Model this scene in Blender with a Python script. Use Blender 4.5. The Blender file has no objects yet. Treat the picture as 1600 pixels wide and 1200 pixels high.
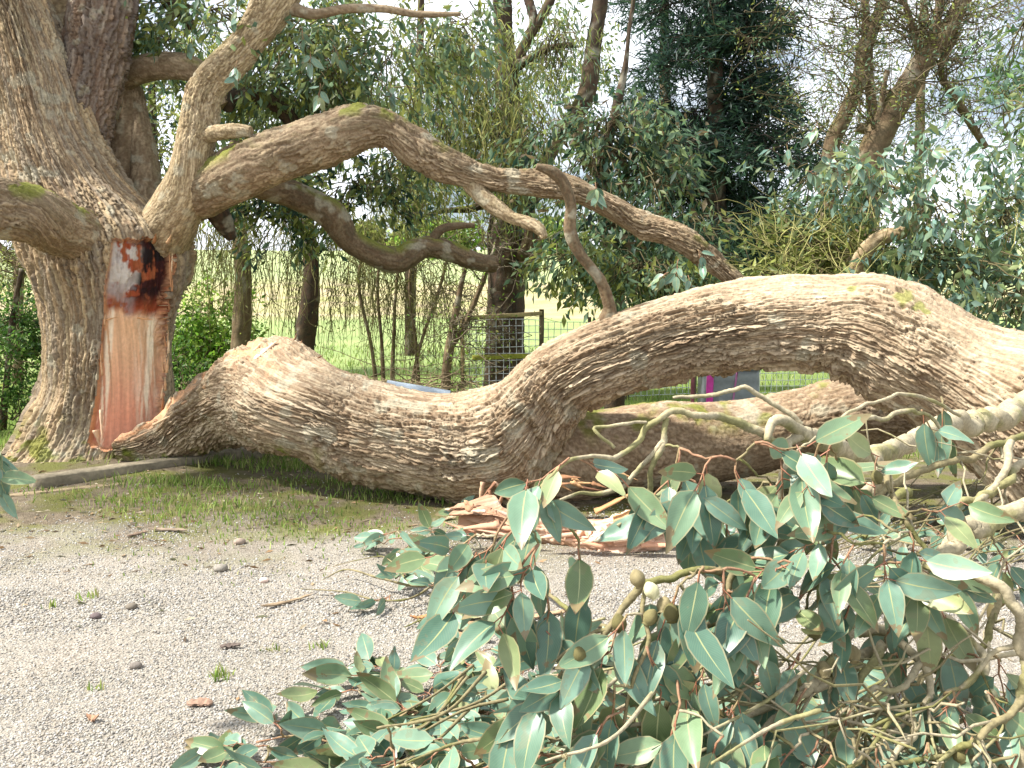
import bpy, math, random
import numpy as np
from mathutils import Matrix, Vector

# ---------------------------------------------------------------- camera, sky, sun, exposure
scene = bpy.context.scene
F, CAMH = 1386.0, 1.55
PITCH = math.atan(130 / F)
cd = bpy.data.cameras.new('camera'); cam = bpy.data.objects.new('camera', cd)
scene.collection.objects.link(cam)
cd.sensor_width = 36; cd.lens = 36 * F / 1600; cd.clip_start = 0.05; cd.clip_end = 2000
cam.location = (0, 0, CAMH); cam.rotation_euler = (math.pi / 2 - PITCH, 0, 0)
scene.camera = cam

SUN_EL, SUN_AZ = math.radians(52), math.radians(-100)      # azimuth measured from +Y towards +X: from the left, a little behind the camera
sd = (math.sin(SUN_AZ) * math.cos(SUN_EL), math.cos(SUN_AZ) * math.cos(SUN_EL), math.sin(SUN_EL))
world = bpy.data.worlds.new('World'); scene.world = world; world.use_nodes = True
wn, wl = world.node_tree.nodes, world.node_tree.links
sky = wn.new('ShaderNodeTexSky'); sky.sky_type = 'NISHITA'; sky.sun_disc = False
sky.sun_elevation = SUN_EL; sky.sun_rotation = SUN_AZ; sky.dust_density = 2.0; sky.air_density = 1.0
tc = wn.new('ShaderNodeTexCoord'); mp = wn.new('ShaderNodeMapping'); mp.inputs['Scale'].default_value = (1, 1, 2.2)
nz = wn.new('ShaderNodeTexNoise'); nz.inputs['Scale'].default_value = 2.6; nz.inputs['Detail'].default_value = 7; nz.inputs['Roughness'].default_value = .58
rmp = wn.new('ShaderNodeValToRGB'); rmp.color_ramp.elements[0].position = .36; rmp.color_ramp.elements[1].position = .56
mx = wn.new('ShaderNodeMix'); mx.data_type = 'RGBA'; mx.inputs[7].default_value = (11.0, 11.5, 12.3, 1)
bg = wn['Background']; bg.inputs['Strength'].default_value = 0.075
wl.new(tc.outputs['Generated'], mp.inputs[0]); wl.new(mp.outputs[0], nz.inputs['Vector'])
wl.new(nz.outputs['Fac'], rmp.inputs[0]); wl.new(rmp.outputs[0], mx.inputs[0])
wl.new(sky.outputs[0], mx.inputs[6]); wl.new(mx.outputs[2], bg.inputs['Color'])
sl = bpy.data.lights.new('sun', 'SUN'); sl.energy = 4.8; sl.angle = math.radians(3.0); sl.color = (1, .96, .90)
so = bpy.data.objects.new('sun', sl); scene.collection.objects.link(so)
so.rotation_euler = Vector(sd).to_track_quat('Z', 'Y').to_euler()
scene.view_settings.view_transform = 'Standard'; scene.view_settings.look = 'None'
scene.view_settings.gamma = 1; scene.view_settings.exposure = 1.10
try:
    scene.cycles.max_bounces = 6; scene.cycles.transparent_max_bounces = 4; scene.cycles.use_denoising = True
except Exception: pass

# ---------------------------------------------------------------- small library
rnd = random.Random(7); rng = np.random.default_rng(11)
COL = scene.collection
SP, CP = math.sin(PITCH), math.cos(PITCH)
def at(px, py, Y):
    a = (px - 800) / F; b = (600 - py) / F
    d = np.array([a, CP + b * SP, -SP + b * CP])
    return np.array([0, 0, CAMH]) + d * (Y / d[1])
def proj(P):
    q = P - np.array([0, 0, CAMH]); dz = q[..., 1] * CP - q[..., 2] * SP; up = q[..., 1] * SP + q[..., 2] * CP
    return 800 + F * q[..., 0] / dz, 600 - F * up / dz
def lin(r, g, b):
    c = np.array([r, g, b]) / 255.0
    return np.where(c <= .04045, c / 12.92, ((c + .055) / 1.055) ** 2.4)
def hsh(*k):
    h = np.uint32(0x9E3779B9) * np.ones(1, np.uint32)
    for a in k:
        a = np.asarray(a).astype(np.int64).astype(np.uint32)
        h = (h ^ a) * np.uint32(0x85EBCA6B); h = h ^ (h >> np.uint32(13)); h = h * np.uint32(0xC2B2AE35); h = h ^ (h >> np.uint32(16))
    return h.astype(np.float64) / 4294967296.0
def vnoise(P, seed=0):
    i = np.floor(P).astype(np.int64); f = P - i; f = f * f * (3 - 2 * f)
    x, y, z = i[..., 0], i[..., 1], i[..., 2]; fx, fy, fz = f[..., 0], f[..., 1], f[..., 2]
    g = lambda a, b, c: hsh(x + a, y + b, z + c, seed)
    l = lambda a, b, t: a + (b - a) * t
    return l(l(l(g(0,0,0), g(1,0,0), fx), l(g(0,1,0), g(1,1,0), fx), fy), l(l(g(0,0,1), g(1,0,1), fx), l(g(0,1,1), g(1,1,1), fx), fy), fz)
def fbm(P, seed=0, octv=3):
    s, a, t = 0, .5, 0
    for k in range(octv): s = s + a * vnoise(P * 2 ** k, seed + 17 * k); t += a; a *= .5
    return s / t
def sst(a, b, x): t = np.clip((x - a) / (b - a), 0, 1); return t * t * (3 - 2 * t)
def worley(u, v, nv, seed):
    iu, iv = np.floor(u), np.floor(v); d1 = np.full(u.shape, 9.); d2 = d1.copy(); idd = np.zeros(u.shape); oy = np.zeros(u.shape)
    for a in (-1, 0, 1):
        for b in (-1, 0, 1):
            cu, cv = iu + a, iv + b; cm = np.mod(cv, nv)
            dx = cu + hsh(cu, cm, seed) - u; dy = cv + hsh(cu, cm, seed + 5) - v
            d = np.sqrt(dx * dx + dy * dy); m = d < d1
            d2 = np.where(m, d1, np.minimum(d2, d)); d1 = np.where(m, d, d1)
            idd = np.where(m, hsh(cu, cm, seed + 9), idd); oy = np.where(m, -dy, oy)
    return d1, d2, idd, oy
def spline(rows, M):
    R = np.array(rows, float); d = np.linalg.norm(np.diff(R[:, :3], axis=0), axis=1) ** .7; t = np.r_[0, np.cumsum(d)]
    m = np.zeros_like(R)
    m[1:-1] = (R[2:] - R[:-2]) / (t[2:] - t[:-2])[:, None]; m[0] = (R[1] - R[0]) / (t[1] - t[0]); m[-1] = (R[-1] - R[-2]) / (t[-1] - t[-2])
    def ev(q):
        i = np.clip(np.searchsorted(t, q, 'right') - 1, 0, len(t) - 2); h = (t[i + 1] - t[i]); x = ((q - t[i]) / h)[:, None]; h = h[:, None]
        return (2*x**3 - 3*x**2 + 1) * R[i] + (x**3 - 2*x**2 + x) * h * m[i] + (-2*x**3 + 3*x**2) * R[i+1] + (x**3 - x**2) * h * m[i+1]
    q = np.linspace(0, t[-1], max(60, M)); X = ev(q); s = np.r_[0, np.cumsum(np.linalg.norm(np.diff(X[:, :3], axis=0), axis=1))]
    return ev(np.interp(np.linspace(0, s[-1], M), s, q))
nrm = lambda a: a / np.maximum(np.linalg.norm(a, axis=-1, keepdims=True), 1e-9)

ORG = {}
def empty(name, loc, label, cat, group=None, kind=None):
    o = bpy.data.objects.new(name, None); COL.objects.link(o); o.location = tuple(loc); o.empty_display_size = .1
    ORG[o.name] = np.array(loc, float); tag(o, label, cat, group, kind); return o
def tag(o, label=None, cat=None, group=None, kind=None):
    for k, v in (('label', label), ('category', cat), ('group', group), ('kind', kind)):
        if v: o[k] = v
    return o
def make_mesh(name, V, Fc, mat, col=None, smooth=True, uv=None):
    """Fc: (n,3)/(n,4) array or a list of such arrays"""
    if not isinstance(Fc, (list, tuple)): Fc = [Fc]
    Fc = [np.asarray(f) for f in Fc if len(f)]
    me = bpy.data.meshes.new(name); V = np.asarray(V, np.float32)
    me.vertices.add(len(V)); me.vertices.foreach_set('co', V.ravel())
    nl = sum(f.size for f in Fc); me.loops.add(nl); me.loops.foreach_set('vertex_index', np.concatenate([f.ravel() for f in Fc]).astype(np.int32))
    tot = np.concatenate([np.full(len(f), f.shape[1]) for f in Fc]).astype(np.int32)
    me.polygons.add(len(tot)); me.polygons.foreach_set('loop_start', np.r_[0, np.cumsum(tot)[:-1]].astype(np.int32)); me.polygons.foreach_set('loop_total', tot)
    if smooth: me.polygons.foreach_set('use_smooth', np.arange(len(tot)) < len(Fc[0]))
    if col is not None:
        c = np.ones((len(V), 4), np.float32); c[:, :3] = col
        me.color_attributes.new('Col', 'FLOAT_COLOR', 'POINT').data.foreach_set('color', c.ravel())
    if uv is not None:
        a = me.attributes.new('luv', 'FLOAT_VECTOR', 'POINT'); w = np.zeros((len(V), 3), np.float32); w[:, :2] = uv; a.data.foreach_set('vector', w.ravel())
    me.materials.append(mat); me.update(); me.validate(); return me
def add(name, V, Fc, mat, parent=None, col=None, smooth=True, kind=None, base=None):
    org = ORG[parent.name] if parent else (np.array(base, float) if base is not None else np.zeros(3))
    o = bpy.data.objects.new(name, make_mesh(name, np.asarray(V) - org, Fc, mat, col, smooth)); COL.objects.link(o)
    if parent: o.parent = parent
    else: o.location = tuple(org)
    ORG[o.name] = org
    if kind: o['kind'] = kind
    return o
def inst(name, me, M, parent=None):
    o = bpy.data.objects.new(name, me); COL.objects.link(o)
    if parent: o.parent = parent; M = Matrix.Translation(-Vector(ORG[parent.name])) @ M
    o.matrix_basis = M; return o
def grid_faces(M, N, wrap=True):
    i = np.arange(M - 1)[:, None] * N; j = np.arange(N if wrap else N - 1)[None]; k = (j + 1) % N
    return np.stack([i + j, i + k, i + N + k, i + N + j], -1).reshape(-1, 4)
def cap_faces(M, N):
    j = np.arange(1, N - 1); a = np.stack([np.zeros_like(j), j + 1, j], -1); b = np.stack([np.zeros_like(j), j, j + 1], -1) + (M - 1) * N
    return np.concatenate([a, b])
def thetas(N, front):
    t = np.linspace(0, 2 * np.pi, 4001); dens = 1 + .62 * np.cos(t - front); c = np.r_[0, np.cumsum((dens[1:] + dens[:-1]) / 2)]; c /= c[-1]
    return np.interp(np.arange(N) / N, c, t)
def frames(C):
    T = nrm(np.gradient(C, axis=0)); ref = np.array([.13, .97, .2]); a = nrm(np.cross(T, ref)); b = np.cross(T, a)
    return a, b
def bark(s, th, Rm, seed, L=.2, Wd=.034, wav=1.0):
    """stacked long flakes: height, two per-flake random numbers and how far a point lies from the flakes' edges"""
    nv = max(8, round(2 * np.pi * Rm / Wd)); cy = np.stack([s, np.cos(th) * Rm, np.sin(th) * Rm], -1)
    st = cy * np.array([.4, 1, 1]); k = .034 / Wd
    w1 = fbm(st * 2.6, seed + 1, 2) - .5; w2 = fbm(st * 8.0 * k ** .5, seed + 2, 2) - .5; w3 = vnoise(cy * np.array([16, 55, 55]), seed + 3) - .5
    u = s / (L * 1.25) + 1.1 * w2 + 1.0 * w1; v = th / (2 * np.pi) * nv + (3.0 * w1 + 1.5 * w2) * wav + .8 * w3
    d1, d2, ida, oy = worley(u, v, nv, seed); e1, e2, idb, oz = worley(u * 1.3 + 7.3, v * 2, nv * 2, seed + 40)
    pl = sst(.0, .2, d2 - d1); p2 = sst(.0, .24, e2 - e1)
    big = sst(.38, .62, fbm(st * 4.2, seed + 70, 2))
    h = pl * (.35 + .65 * ida) + .5 * oy * pl; h2 = p2 * (.4 + .6 * idb) + .5 * oz * p2
    fine = vnoise(cy * np.array([26, 150, 150]), seed + 60); grit = vnoise(cy * 70, seed + 61)
    return (.50 * h * (.3 + 1.0 * big) + .36 * h2 * (.6 + .6 * big) + .16 * fine + .06 * grit), ida, idb, pl * p2
LAST = {}
PAL = {k: np.array([lin(*c) for c in v]) for k, v in dict(
    limb=[(166, 149, 122), (190, 174, 147), (148, 128, 102), (178, 159, 132), (132, 112, 89)],
    trunk=[(156, 141, 116), (182, 163, 128), (132, 116, 94), (172, 146, 112), (146, 134, 116)],
    stem=[(132, 118, 104), (116, 102, 90), (146, 130, 114), (136, 110, 86), (108, 98, 90)],
    pale=[(182, 164, 130), (166, 148, 114), (150, 132, 100), (194, 176, 144), (140, 124, 94)],
    arch=[(138, 122, 96), (154, 136, 110), (124, 106, 82), (168, 148, 120), (128, 114, 88)],
    log=[(160, 140, 114), (146, 126, 100), (170, 150, 124), (138, 118, 92), (152, 134, 110)],
    dark=[(62, 54, 44), (74, 64, 50), (52, 46, 38), (80, 72, 50), (58, 52, 40)],
    back=[(112, 98, 76), (126, 110, 86), (100, 86, 66), (132, 114, 86), (90, 80, 60)]).items()}
def bark_col(pal, ida, idb, pl, P, seed, moss=None):
    p = PAL[pal]; k = ida * 4.999; i = k.astype(int); c = p[i] * .6 + p[(i + 1 + (idb * 3).astype(int)) % 5] * .4
    inner = lin(190, 140, 112) if pal == 'wood' else lin(98, 74, 54) if pal not in ('dark', 'stem') else lin(84, 60, 46)
    c = c + (inner - c) * (.55 * (1 - pl))[..., None]
    big = fbm(P * 2.3, seed + 3, 3)[..., None]; c = c * (.78 + .44 * big)
    li = sst(.63, .72, fbm(P * 7, seed + 8, 3)) * .45; c = c + (lin(176, 172, 150) - c) * li[..., None]
    if moss is not None: c = c + (lin(112, 118, 40) - c) * moss[..., None]
    return c
def limb_rings(pairs, M, k=1.0):
    """pairs: (x_up, y_up, x_lo, y_lo, depth[, depth scale])"""
    rows = []
    for q in pairs:
        a, b = at(q[0], q[1], q[4]), at(q[2], q[3], q[4]); rows.append(np.r_[(a + b) / 2, (a - b) / 2, q[5] if len(q) > 5 else k])
    S = spline(rows, M); C, U, kk = S[:, :3], S[:, 3:6], S[:, 6:7]
    T = nrm(np.gradient(C, axis=0)); W = nrm(np.cross(T, U)) * np.linalg.norm(U, axis=1, keepdims=True) * kk
    return C, U, W
def branch_rings(pts, M):
    """pts: (px, py, depth, radius px)"""
    S = spline([np.r_[at(p[0], p[1], p[2]), p[3] * p[2] / F] for p in pts], M); C = S[:, :3]; r = np.maximum(S[:, 3:4], .002); a, b = frames(C)
    return C, a * r, b * r
def swept(name, rings, N, mat, parent, pal, seed, amp=.02, L=.2, Wd=.034, front=None, lump=.06, wav=1., mossf=None, post=None, hair=0):
    C, U, W = rings; M = len(C); th1 = thetas(N, front) if front is not None else np.arange(N) / N * 2 * np.pi
    R = (np.linalg.norm(U, axis=1) + np.linalg.norm(W, axis=1)) / 2; s1 = np.r_[0, np.cumsum(np.linalg.norm(np.diff(C, axis=0), axis=1))]
    s, th = np.meshgrid(s1, th1, indexing='ij')
    D = U[:, None] * np.cos(th)[..., None] + W[:, None] * np.sin(th)[..., None]; n = nrm(D); P = C[:, None] + D
    h, ida, idb, pl = bark(s, th, float(R.mean()), seed, L, Wd, wav)
    bump = (fbm(P * (1.1 / max(.1, R.mean()) ** .5), seed + 90, 3) - .5) * 2 * lump * R[:, None]
    soft = (.5 + .5 * sst(.95, .1, n[..., 2])) if front is not None and name == 'main_limb' else 1.
    V = P + n * (bump + amp * soft * (h - .45))[..., None]; LAST['smooth'] = P + n * bump[..., None]
    moss = mossf(P, n, s) if mossf else None
    c = bark_col(pal, ida, idb, pl, P, seed, moss)
    Fq = grid_faces(M, N)
    if post: return post(V, n, c, Fq, s, th, M, N)
    return add(name, V.reshape(-1, 3), [Fq, cap_faces(M, N)], mat, parent, c.reshape(-1, 3))
def tubes(lines, sides=5):
    """lines: (points, r0, r1) -> V, faces"""
    Vs, Fs, o = [], [], 0; ph = np.arange(sides) / sides * 2 * np.pi
    for P, r0, r1 in lines:
        P = np.asarray(P, float); k = len(P); a, b = frames(P); r = np.linspace(r0, r1, k)[:, None, None]
        Vs.append((P[:, None] + r * (a[:, None] * np.cos(ph)[None, :, None] + b[:, None] * np.sin(ph)[None, :, None])).reshape(-1, 3))
        Fs.append(grid_faces(k, sides) + o); o += k * sides
    return np.concatenate(Vs), np.concatenate(Fs)
def wiggle(P0, P1, k, amp, sag=0., r=None):
    r = r or rnd; t = np.linspace(0, 1, k)[:, None]; P0, P1 = np.asarray(P0, float), np.asarray(P1, float); L = np.linalg.norm(P1 - P0)
    o = np.array([[r.gauss(0, 1) for _ in range(3)] for _ in range(k)]); o = np.cumsum(o, 0); o = o - o[0] - t * (o[-1] - o[0])
    X = P0 + (P1 - P0) * t + o * amp * L / k ** .5; X[:, 2] -= sag * 4 * (t * (1 - t))[:, 0] * L; return X

# ---------------------------------------------------------------- materials
def mat(name, rough=.9, spec=.3):
    m = bpy.data.materials.new(name); m.use_nodes = True; n = m.node_tree.nodes; b = n['Principled BSDF']
    b.inputs['Roughness'].default_value = rough; b.inputs['Specular IOR Level'].default_value = spec; return m, n, m.node_tree.links, b
def rgb(c): return (*[float(x) for x in c], 1)
def attr_mat(name, nscale=60, var=.35, bump=.4, bscale=120, rough=.92, trans=0., spec=.25, dist=.01):
    m, n, l, b = mat(name, rough, spec); a = n.new('ShaderNodeAttribute'); a.attribute_name = 'Col'
    t = n.new('ShaderNodeTexCoord'); z = n.new('ShaderNodeTexNoise'); z.inputs['Scale'].default_value = nscale; z.inputs['Detail'].default_value = 4
    l.new(t.outputs['Object'], z.inputs['Vector'])
    r = n.new('ShaderNodeMapRange'); r.inputs['From Min'].default_value = .25; r.inputs['From Max'].default_value = .75
    r.inputs['To Min'].default_value = 1 - var; r.inputs['To Max'].default_value = 1 + var; l.new(z.outputs['Fac'], r.inputs[0])
    x = n.new('ShaderNodeVectorMath'); x.operation = 'SCALE'; l.new(a.outputs['Color'], x.inputs[0]); l.new(r.outputs[0], x.inputs['Scale'])
    l.new(x.outputs[0], b.inputs['Base Color'])
    if bump:
        z2 = n.new('ShaderNodeTexNoise'); z2.inputs['Scale'].default_value = bscale; z2.inputs['Detail'].default_value = 5; l.new(t.outputs['Object'], z2.inputs['Vector'])
        p = n.new('ShaderNodeBump'); p.inputs['Strength'].default_value = bump; p.inputs['Distance'].default_value = dist
        l.new(z2.outputs['Fac'], p.inputs['Height']); l.new(p.outputs[0], b.inputs['Normal'])
    if trans:
        tr = n.new('ShaderNodeBsdfTranslucent'); ms = n.new('ShaderNodeMixShader'); ms.inputs[0].default_value = trans
        l.new(x.outputs[0], tr.inputs['Color']); l.new(b.outputs[0], ms.inputs[1]); l.new(tr.outputs[0], ms.inputs[2]); l.new(ms.outputs[0], n['Material Output'].inputs[0])
    return m
M_BARK = attr_mat('bark', 45, .28, .55, 90)
M_WOOD = attr_mat('fresh_wood', 30, .12, .3, 60, .75)
M_FOL = attr_mat('foliage', 9, .25, 0, trans=.5, rough=.5, spec=.4)
M_GRASS = attr_mat('grass_blades', 9, .25, 0, trans=.35, rough=.6)
M_TWIG = attr_mat('twig_bark', 80, .3, .4, 150, .85, dist=.004)
M_STONE = attr_mat('stone', 60, .25, .4, 150, .9, dist=.004)
M_TIMBER = attr_mat('weathered_timber', 25, .3, .4, 70)
M_METAL = attr_mat('dull_metal', 20, .12, .05, 50, .5, spec=.5)
def leaf_material():
    m, n, l, b = mat('gum_leaf', .38, .45)
    a = n.new('ShaderNodeAttribute'); a.attribute_name = 'luv'; sp = n.new('ShaderNodeSeparateXYZ'); l.new(a.outputs['Vector'], sp.inputs[0])
    oi = n.new('ShaderNodeObjectInfo'); cr = n.new('ShaderNodeValToRGB'); l.new(oi.outputs['Random'], cr.inputs[0]); e = cr.color_ramp.elements
    stops = [(0, (80, 110, 86)), (.14, (112, 142, 122)), (.3, (76, 108, 90)), (.46, (120, 148, 124)), (.6, (92, 126, 108)), (.76, (118, 142, 106)), (.9, (98, 116, 74)), (.975, (140, 150, 104)), (1, (158, 164, 116))]
    e[0].position, e[0].color = 0, rgb(lin(*stops[0][1])); e[1].position, e[1].color = 1, rgb(lin(*stops[-1][1]))
    for p, c in stops[1:-1]: q = e.new(p); q.color = rgb(lin(*c))
    def mth(op, x, y=None):
        k = n.new('ShaderNodeMath'); k.operation = op
        for i, w in enumerate((x, y)):
            if w is None: continue
            if isinstance(w, (int, float)): k.inputs[i].default_value = w
            else: l.new(w, k.inputs[i])
        return k.outputs[0]
    def mixc(fac, c1, c2):
        k = n.new('ShaderNodeMix'); k.data_type = 'RGBA'; l.new(fac, k.inputs[0])
        for i, c in ((6, c1), (7, c2)):
            if isinstance(c, tuple): k.inputs[i].default_value = c
            else: l.new(c, k.inputs[i])
        return k.outputs[2]
    av = mth('ABSOLUTE', sp.outputs['Y'])
    tcx = n.new('ShaderNodeTexCoord'); z = n.new('ShaderNodeTexNoise'); z.inputs['Scale'].default_value = 4; z.inputs['Detail'].default_value = 4; z.noise_dimensions = '4D'
    l.new(tcx.outputs['Object'], z.inputs['Vector']); l.new(mth('MULTIPLY', oi.outputs['Random'], 90), z.inputs['W'])
    dull = mth('MULTIPLY', mth('GREATER_THAN', z.outputs['Fac'], .60), .35)
    c = mixc(dull, cr.outputs[0], rgb(lin(118, 112, 84)))
    bri = n.new('ShaderNodeHueSaturation'); l.new(c, bri.inputs['Color']); l.new(mth('ADD', mth('MULTIPLY', z.outputs['Fac'], .7), .65), bri.inputs['Value']); c = bri.outputs[0]
    vein = mth('MULTIPLY', mth('GREATER_THAN', mth('SINE', mth('ADD', mth('MULTIPLY', sp.outputs['X'], 130), mth('MULTIPLY', av, -34))), .82), .10); c = mixc(vein, c, rgb(lin(160, 170, 120)))
    c = mixc(mth('MULTIPLY', mth('GREATER_THAN', av, .9), .5), c, rgb(lin(168, 150, 110)))
    c = mixc(mth('LESS_THAN', av, mth('ADD', mth('MULTIPLY', sp.outputs['X'], -.045), .06)), c, rgb(lin(158, 162, 114)))
    brn = mth('MULTIPLY', mth('GREATER_THAN', mth('ADD', mth('MULTIPLY', sp.outputs['X'], .55), mth('ADD', mth('MULTIPLY', z.outputs['Fac'], .9), mth('MULTIPLY', oi.outputs['Random'], .16))), 1.05), .75); c = mixc(brn, c, rgb(lin(128, 104, 72)))
    c = mixc(mth('LESS_THAN', sp.outputs['X'], 0.0), c, rgb(lin(168, 112, 86)))
    l.new(c, b.inputs['Base Color'])
    b.inputs['Coat Weight'].default_value = .12; b.inputs['Coat Roughness'].default_value = .3
    tr = n.new('ShaderNodeBsdfTranslucent'); ms = n.new('ShaderNodeMixShader'); ms.inputs[0].default_value = .14
    l.new(c, tr.inputs['Color']); l.new(b.outputs[0], ms.inputs[1]); l.new(tr.outputs[0], ms.inputs[2]); l.new(ms.outputs[0], n['Material Output'].inputs[0])
    return m
M_LEAF = leaf_material()

# ---------------------------------------------------------------- terrain
def zg(x, y):
    P = np.stack([np.asarray(x, float) * .8, np.asarray(y, float) * .8, np.zeros_like(np.asarray(x, float))], -1)
    z = (fbm(P, 5, 3) - .5) * .05 * sst(0, 4, np.asarray(y))
    r2 = (np.asarray(x) + 3.9) ** 2 + (np.asarray(y) - 8.7) ** 2
    z = z + .10 * np.exp(-r2 / 2.2)
    return z + 10 * sst(38, 165, np.asarray(y)) ** 1.1 + (fbm(P * .05, 9, 2) - .5) * 3 * sst(40, 120, np.asarray(y))
def ground():
    t = np.linspace(-1, 1, 181); xs = np.sinh(t * 6.2) / np.sinh(6.2) * 420
    u = np.linspace(0, 1, 231); ys = -6 + (np.exp(u * 5.6) - 1) / (np.exp(5.6) - 1) * 620
    X, Y = np.meshgrid(xs, ys, indexing='ij'); Z = zg(X, Y)
    m, n, l, b = mat('ground_earth', .95, .15)
    g = n.new('ShaderNodeNewGeometry'); sp = n.new('ShaderNodeSeparateXYZ'); l.new(g.outputs['Position'], sp.inputs[0])
    def noise(s, d=5):
        z = n.new('ShaderNodeTexNoise'); z.inputs['Scale'].default_value = s; z.inputs['Detail'].default_value = d; l.new(g.outputs['Position'], z.inputs['Vector']); return z.outputs['Fac']
    def mth(op, x, y):
        k = n.new('ShaderNodeMath'); k.operation = op
        for i, w in enumerate((x, y)):
            if isinstance(w, (int, float)): k.inputs[i].default_value = w
            else: l.new(w, k.inputs[i])
        return k.outputs[0]
    def mr(v, a, b_, c=0., d=1.):
        k = n.new('ShaderNodeMapRange'); k.inputs[1].default_value = a; k.inputs[2].default_value = b_; k.inputs[3].default_value = c; k.inputs[4].default_value = d; l.new(v, k.inputs[0]); return k.outputs[0]
    def mixc(f, c1, c2):
        k = n.new('ShaderNodeMix'); k.data_type = 'RGBA'; l.new(f, k.inputs[0])
        for i, c in ((6, c1), (7, c2)):
            if isinstance(c, tuple): k.inputs[i].default_value = c
            else: l.new(c, k.inputs[i])
        return k.outputs[2]
    yy = mth('ADD', sp.outputs['Y'], mth('MULTIPLY', mth('SUBTRACT', noise(1.3), .5), 2.6)); 
    vo = n.new('ShaderNodeTexVoronoi'); vo.inputs['Scale'].default_value = 85; l.new(g.outputs['Position'], vo.inputs['Vector'])
    vs = n.new('ShaderNodeSeparateColor'); l.new(vo.outputs['Color'], vs.inputs[0])
    grav = mixc(vs.outputs[0], rgb(lin(116, 110, 99)), rgb(lin(166, 160, 148)))
    grav = mixc(mr(noise(2.2), .35, .7), grav, mixc(vs.outputs[1], rgb(lin(120, 112, 100)), rgb(lin(168, 160, 148))))
    soil = mixc(mr(noise(14), .3, .7), rgb(lin(92, 82, 66)), rgb(lin(124, 112, 94)))
    soil = mixc(mr(noise(3), .42, .6), soil, rgb(lin(102, 102, 56)))
    c = mixc(mr(yy, 5.0, 6.2), grav, soil)
    grass = mixc(mr(noise(.9), .3, .7), rgb(lin(84, 104, 48)), rgb(lin(112, 130, 60)))
    c = mixc(mr(yy, 8.2, 9.6), c, grass)
    mead = mixc(mr(noise(.12), .3, .7), rgb(lin(124, 142, 86)), rgb(lin(150, 164, 104))); c = mixc(mr(sp.outputs['Y'], 14, 24), c, mead)
    hay = mixc(mr(noise(.3), .35, .65), rgb(lin(176, 160, 128)), rgb(lin(150, 150, 96)))
    yh = mth('ADD', sp.outputs['Y'], mth('MULTIPLY', mth('SUBTRACT', noise(.05), .5), 14))
    c = mixc(mr(yh, 56, 60), c, hay); c = mixc(mr(yh, 84, 92), c, rgb(lin(150, 160, 112)))
    l.new(c, b.inputs['Base Color'])
    p = n.new('ShaderNodeBump'); p.inputs['Strength'].default_value = .8; p.inputs['Distance'].default_value = .012
    l.new(mth('ADD', vo.outputs['Distance'], mth('MULTIPLY', noise(40), .8)), p.inputs['Height']); l.new(p.outputs[0], b.inputs['Normal'])
    o = add('ground', np.stack([X, Y, Z], -1).reshape(-1, 3), grid_faces(181, 231, False)[:, ::-1], m); tag(o, kind='structure'); return o
ground()

def stone_mesh(name, seed, flat=.6):
    import bmesh
    bm = bmesh.new(); bmesh.ops.create_icosphere(bm, subdivisions=1, radius=1); V = np.array([v.co for v in bm.verts]); T = np.array([[v.index for v in f.verts] for f in bm.faces]); bm.free()
    V = V * (.7 + .6 * hsh(np.arange(len(V)), seed))[:, None] * np.array([1, .8, flat]); return V, T
def scatter_gn(name, P, scl, rot, protos, label, cat):
    """one stuff object: points with scale / rotation attributes, instancing small stones"""
    me = bpy.data.meshes.new(name); me.vertices.add(len(P)); me.vertices.foreach_set('co', np.asarray(P, np.float32).ravel())
    a = me.attributes.new('scl', 'FLOAT_VECTOR', 'POINT'); a.data.foreach_set('vector', np.asarray(scl, np.float32).ravel())
    a = me.attributes.new('rot', 'FLOAT_VECTOR', 'POINT'); a.data.foreach_set('vector', np.asarray(rot, np.float32).ravel())
    o = bpy.data.objects.new(name, me); COL.objects.link(o); tag(o, label, cat, kind='stuff')
    hid = bpy.data.collections.new(name + '_shapes')
    for k, pm in enumerate(protos): hid.objects.link(bpy.data.objects.new('stone_shape', pm))
    ng = bpy.data.node_groups.new(name + '_scatter', 'GeometryNodeTree')
    ng.interface.new_socket('Geometry', in_out='INPUT', socket_type='NodeSocketGeometry'); ng.interface.new_socket('Geometry', in_out='OUTPUT', socket_type='NodeSocketGeometry')
    N, L = ng.nodes, ng.links; gi, go = N.new('NodeGroupInput'), N.new('NodeGroupOutput')
    ip = N.new('GeometryNodeInstanceOnPoints'); ci = N.new('GeometryNodeCollectionInfo'); ci.inputs[0].default_value = hid
    ci.inputs['Separate Children'].default_value = True; ci.inputs['Reset Children'].default_value = True
    ip.inputs['Pick Instance'].default_value = True
    na = N.new('GeometryNodeInputNamedAttribute'); na.data_type = 'FLOAT_VECTOR'; na.inputs[0].default_value = 'scl'
    nr = N.new('GeometryNodeInputNamedAttribute'); nr.data_type = 'FLOAT_VECTOR'; nr.inputs[0].default_value = 'rot'
    L.new(gi.outputs[0], ip.inputs['Points']); L.new(ci.outputs[0], ip.inputs['Instance']); L.new(na.outputs[0], ip.inputs['Scale'])
    er = N.new('FunctionNodeEulerToRotation'); L.new(nr.outputs[0], er.inputs[0]); L.new(er.outputs[0], ip.inputs['Rotation'])
    L.new(ip.outputs[0], go.inputs[0]); md = o.modifiers.new('scatter', 'NODES'); md.node_group = ng; return o
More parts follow.
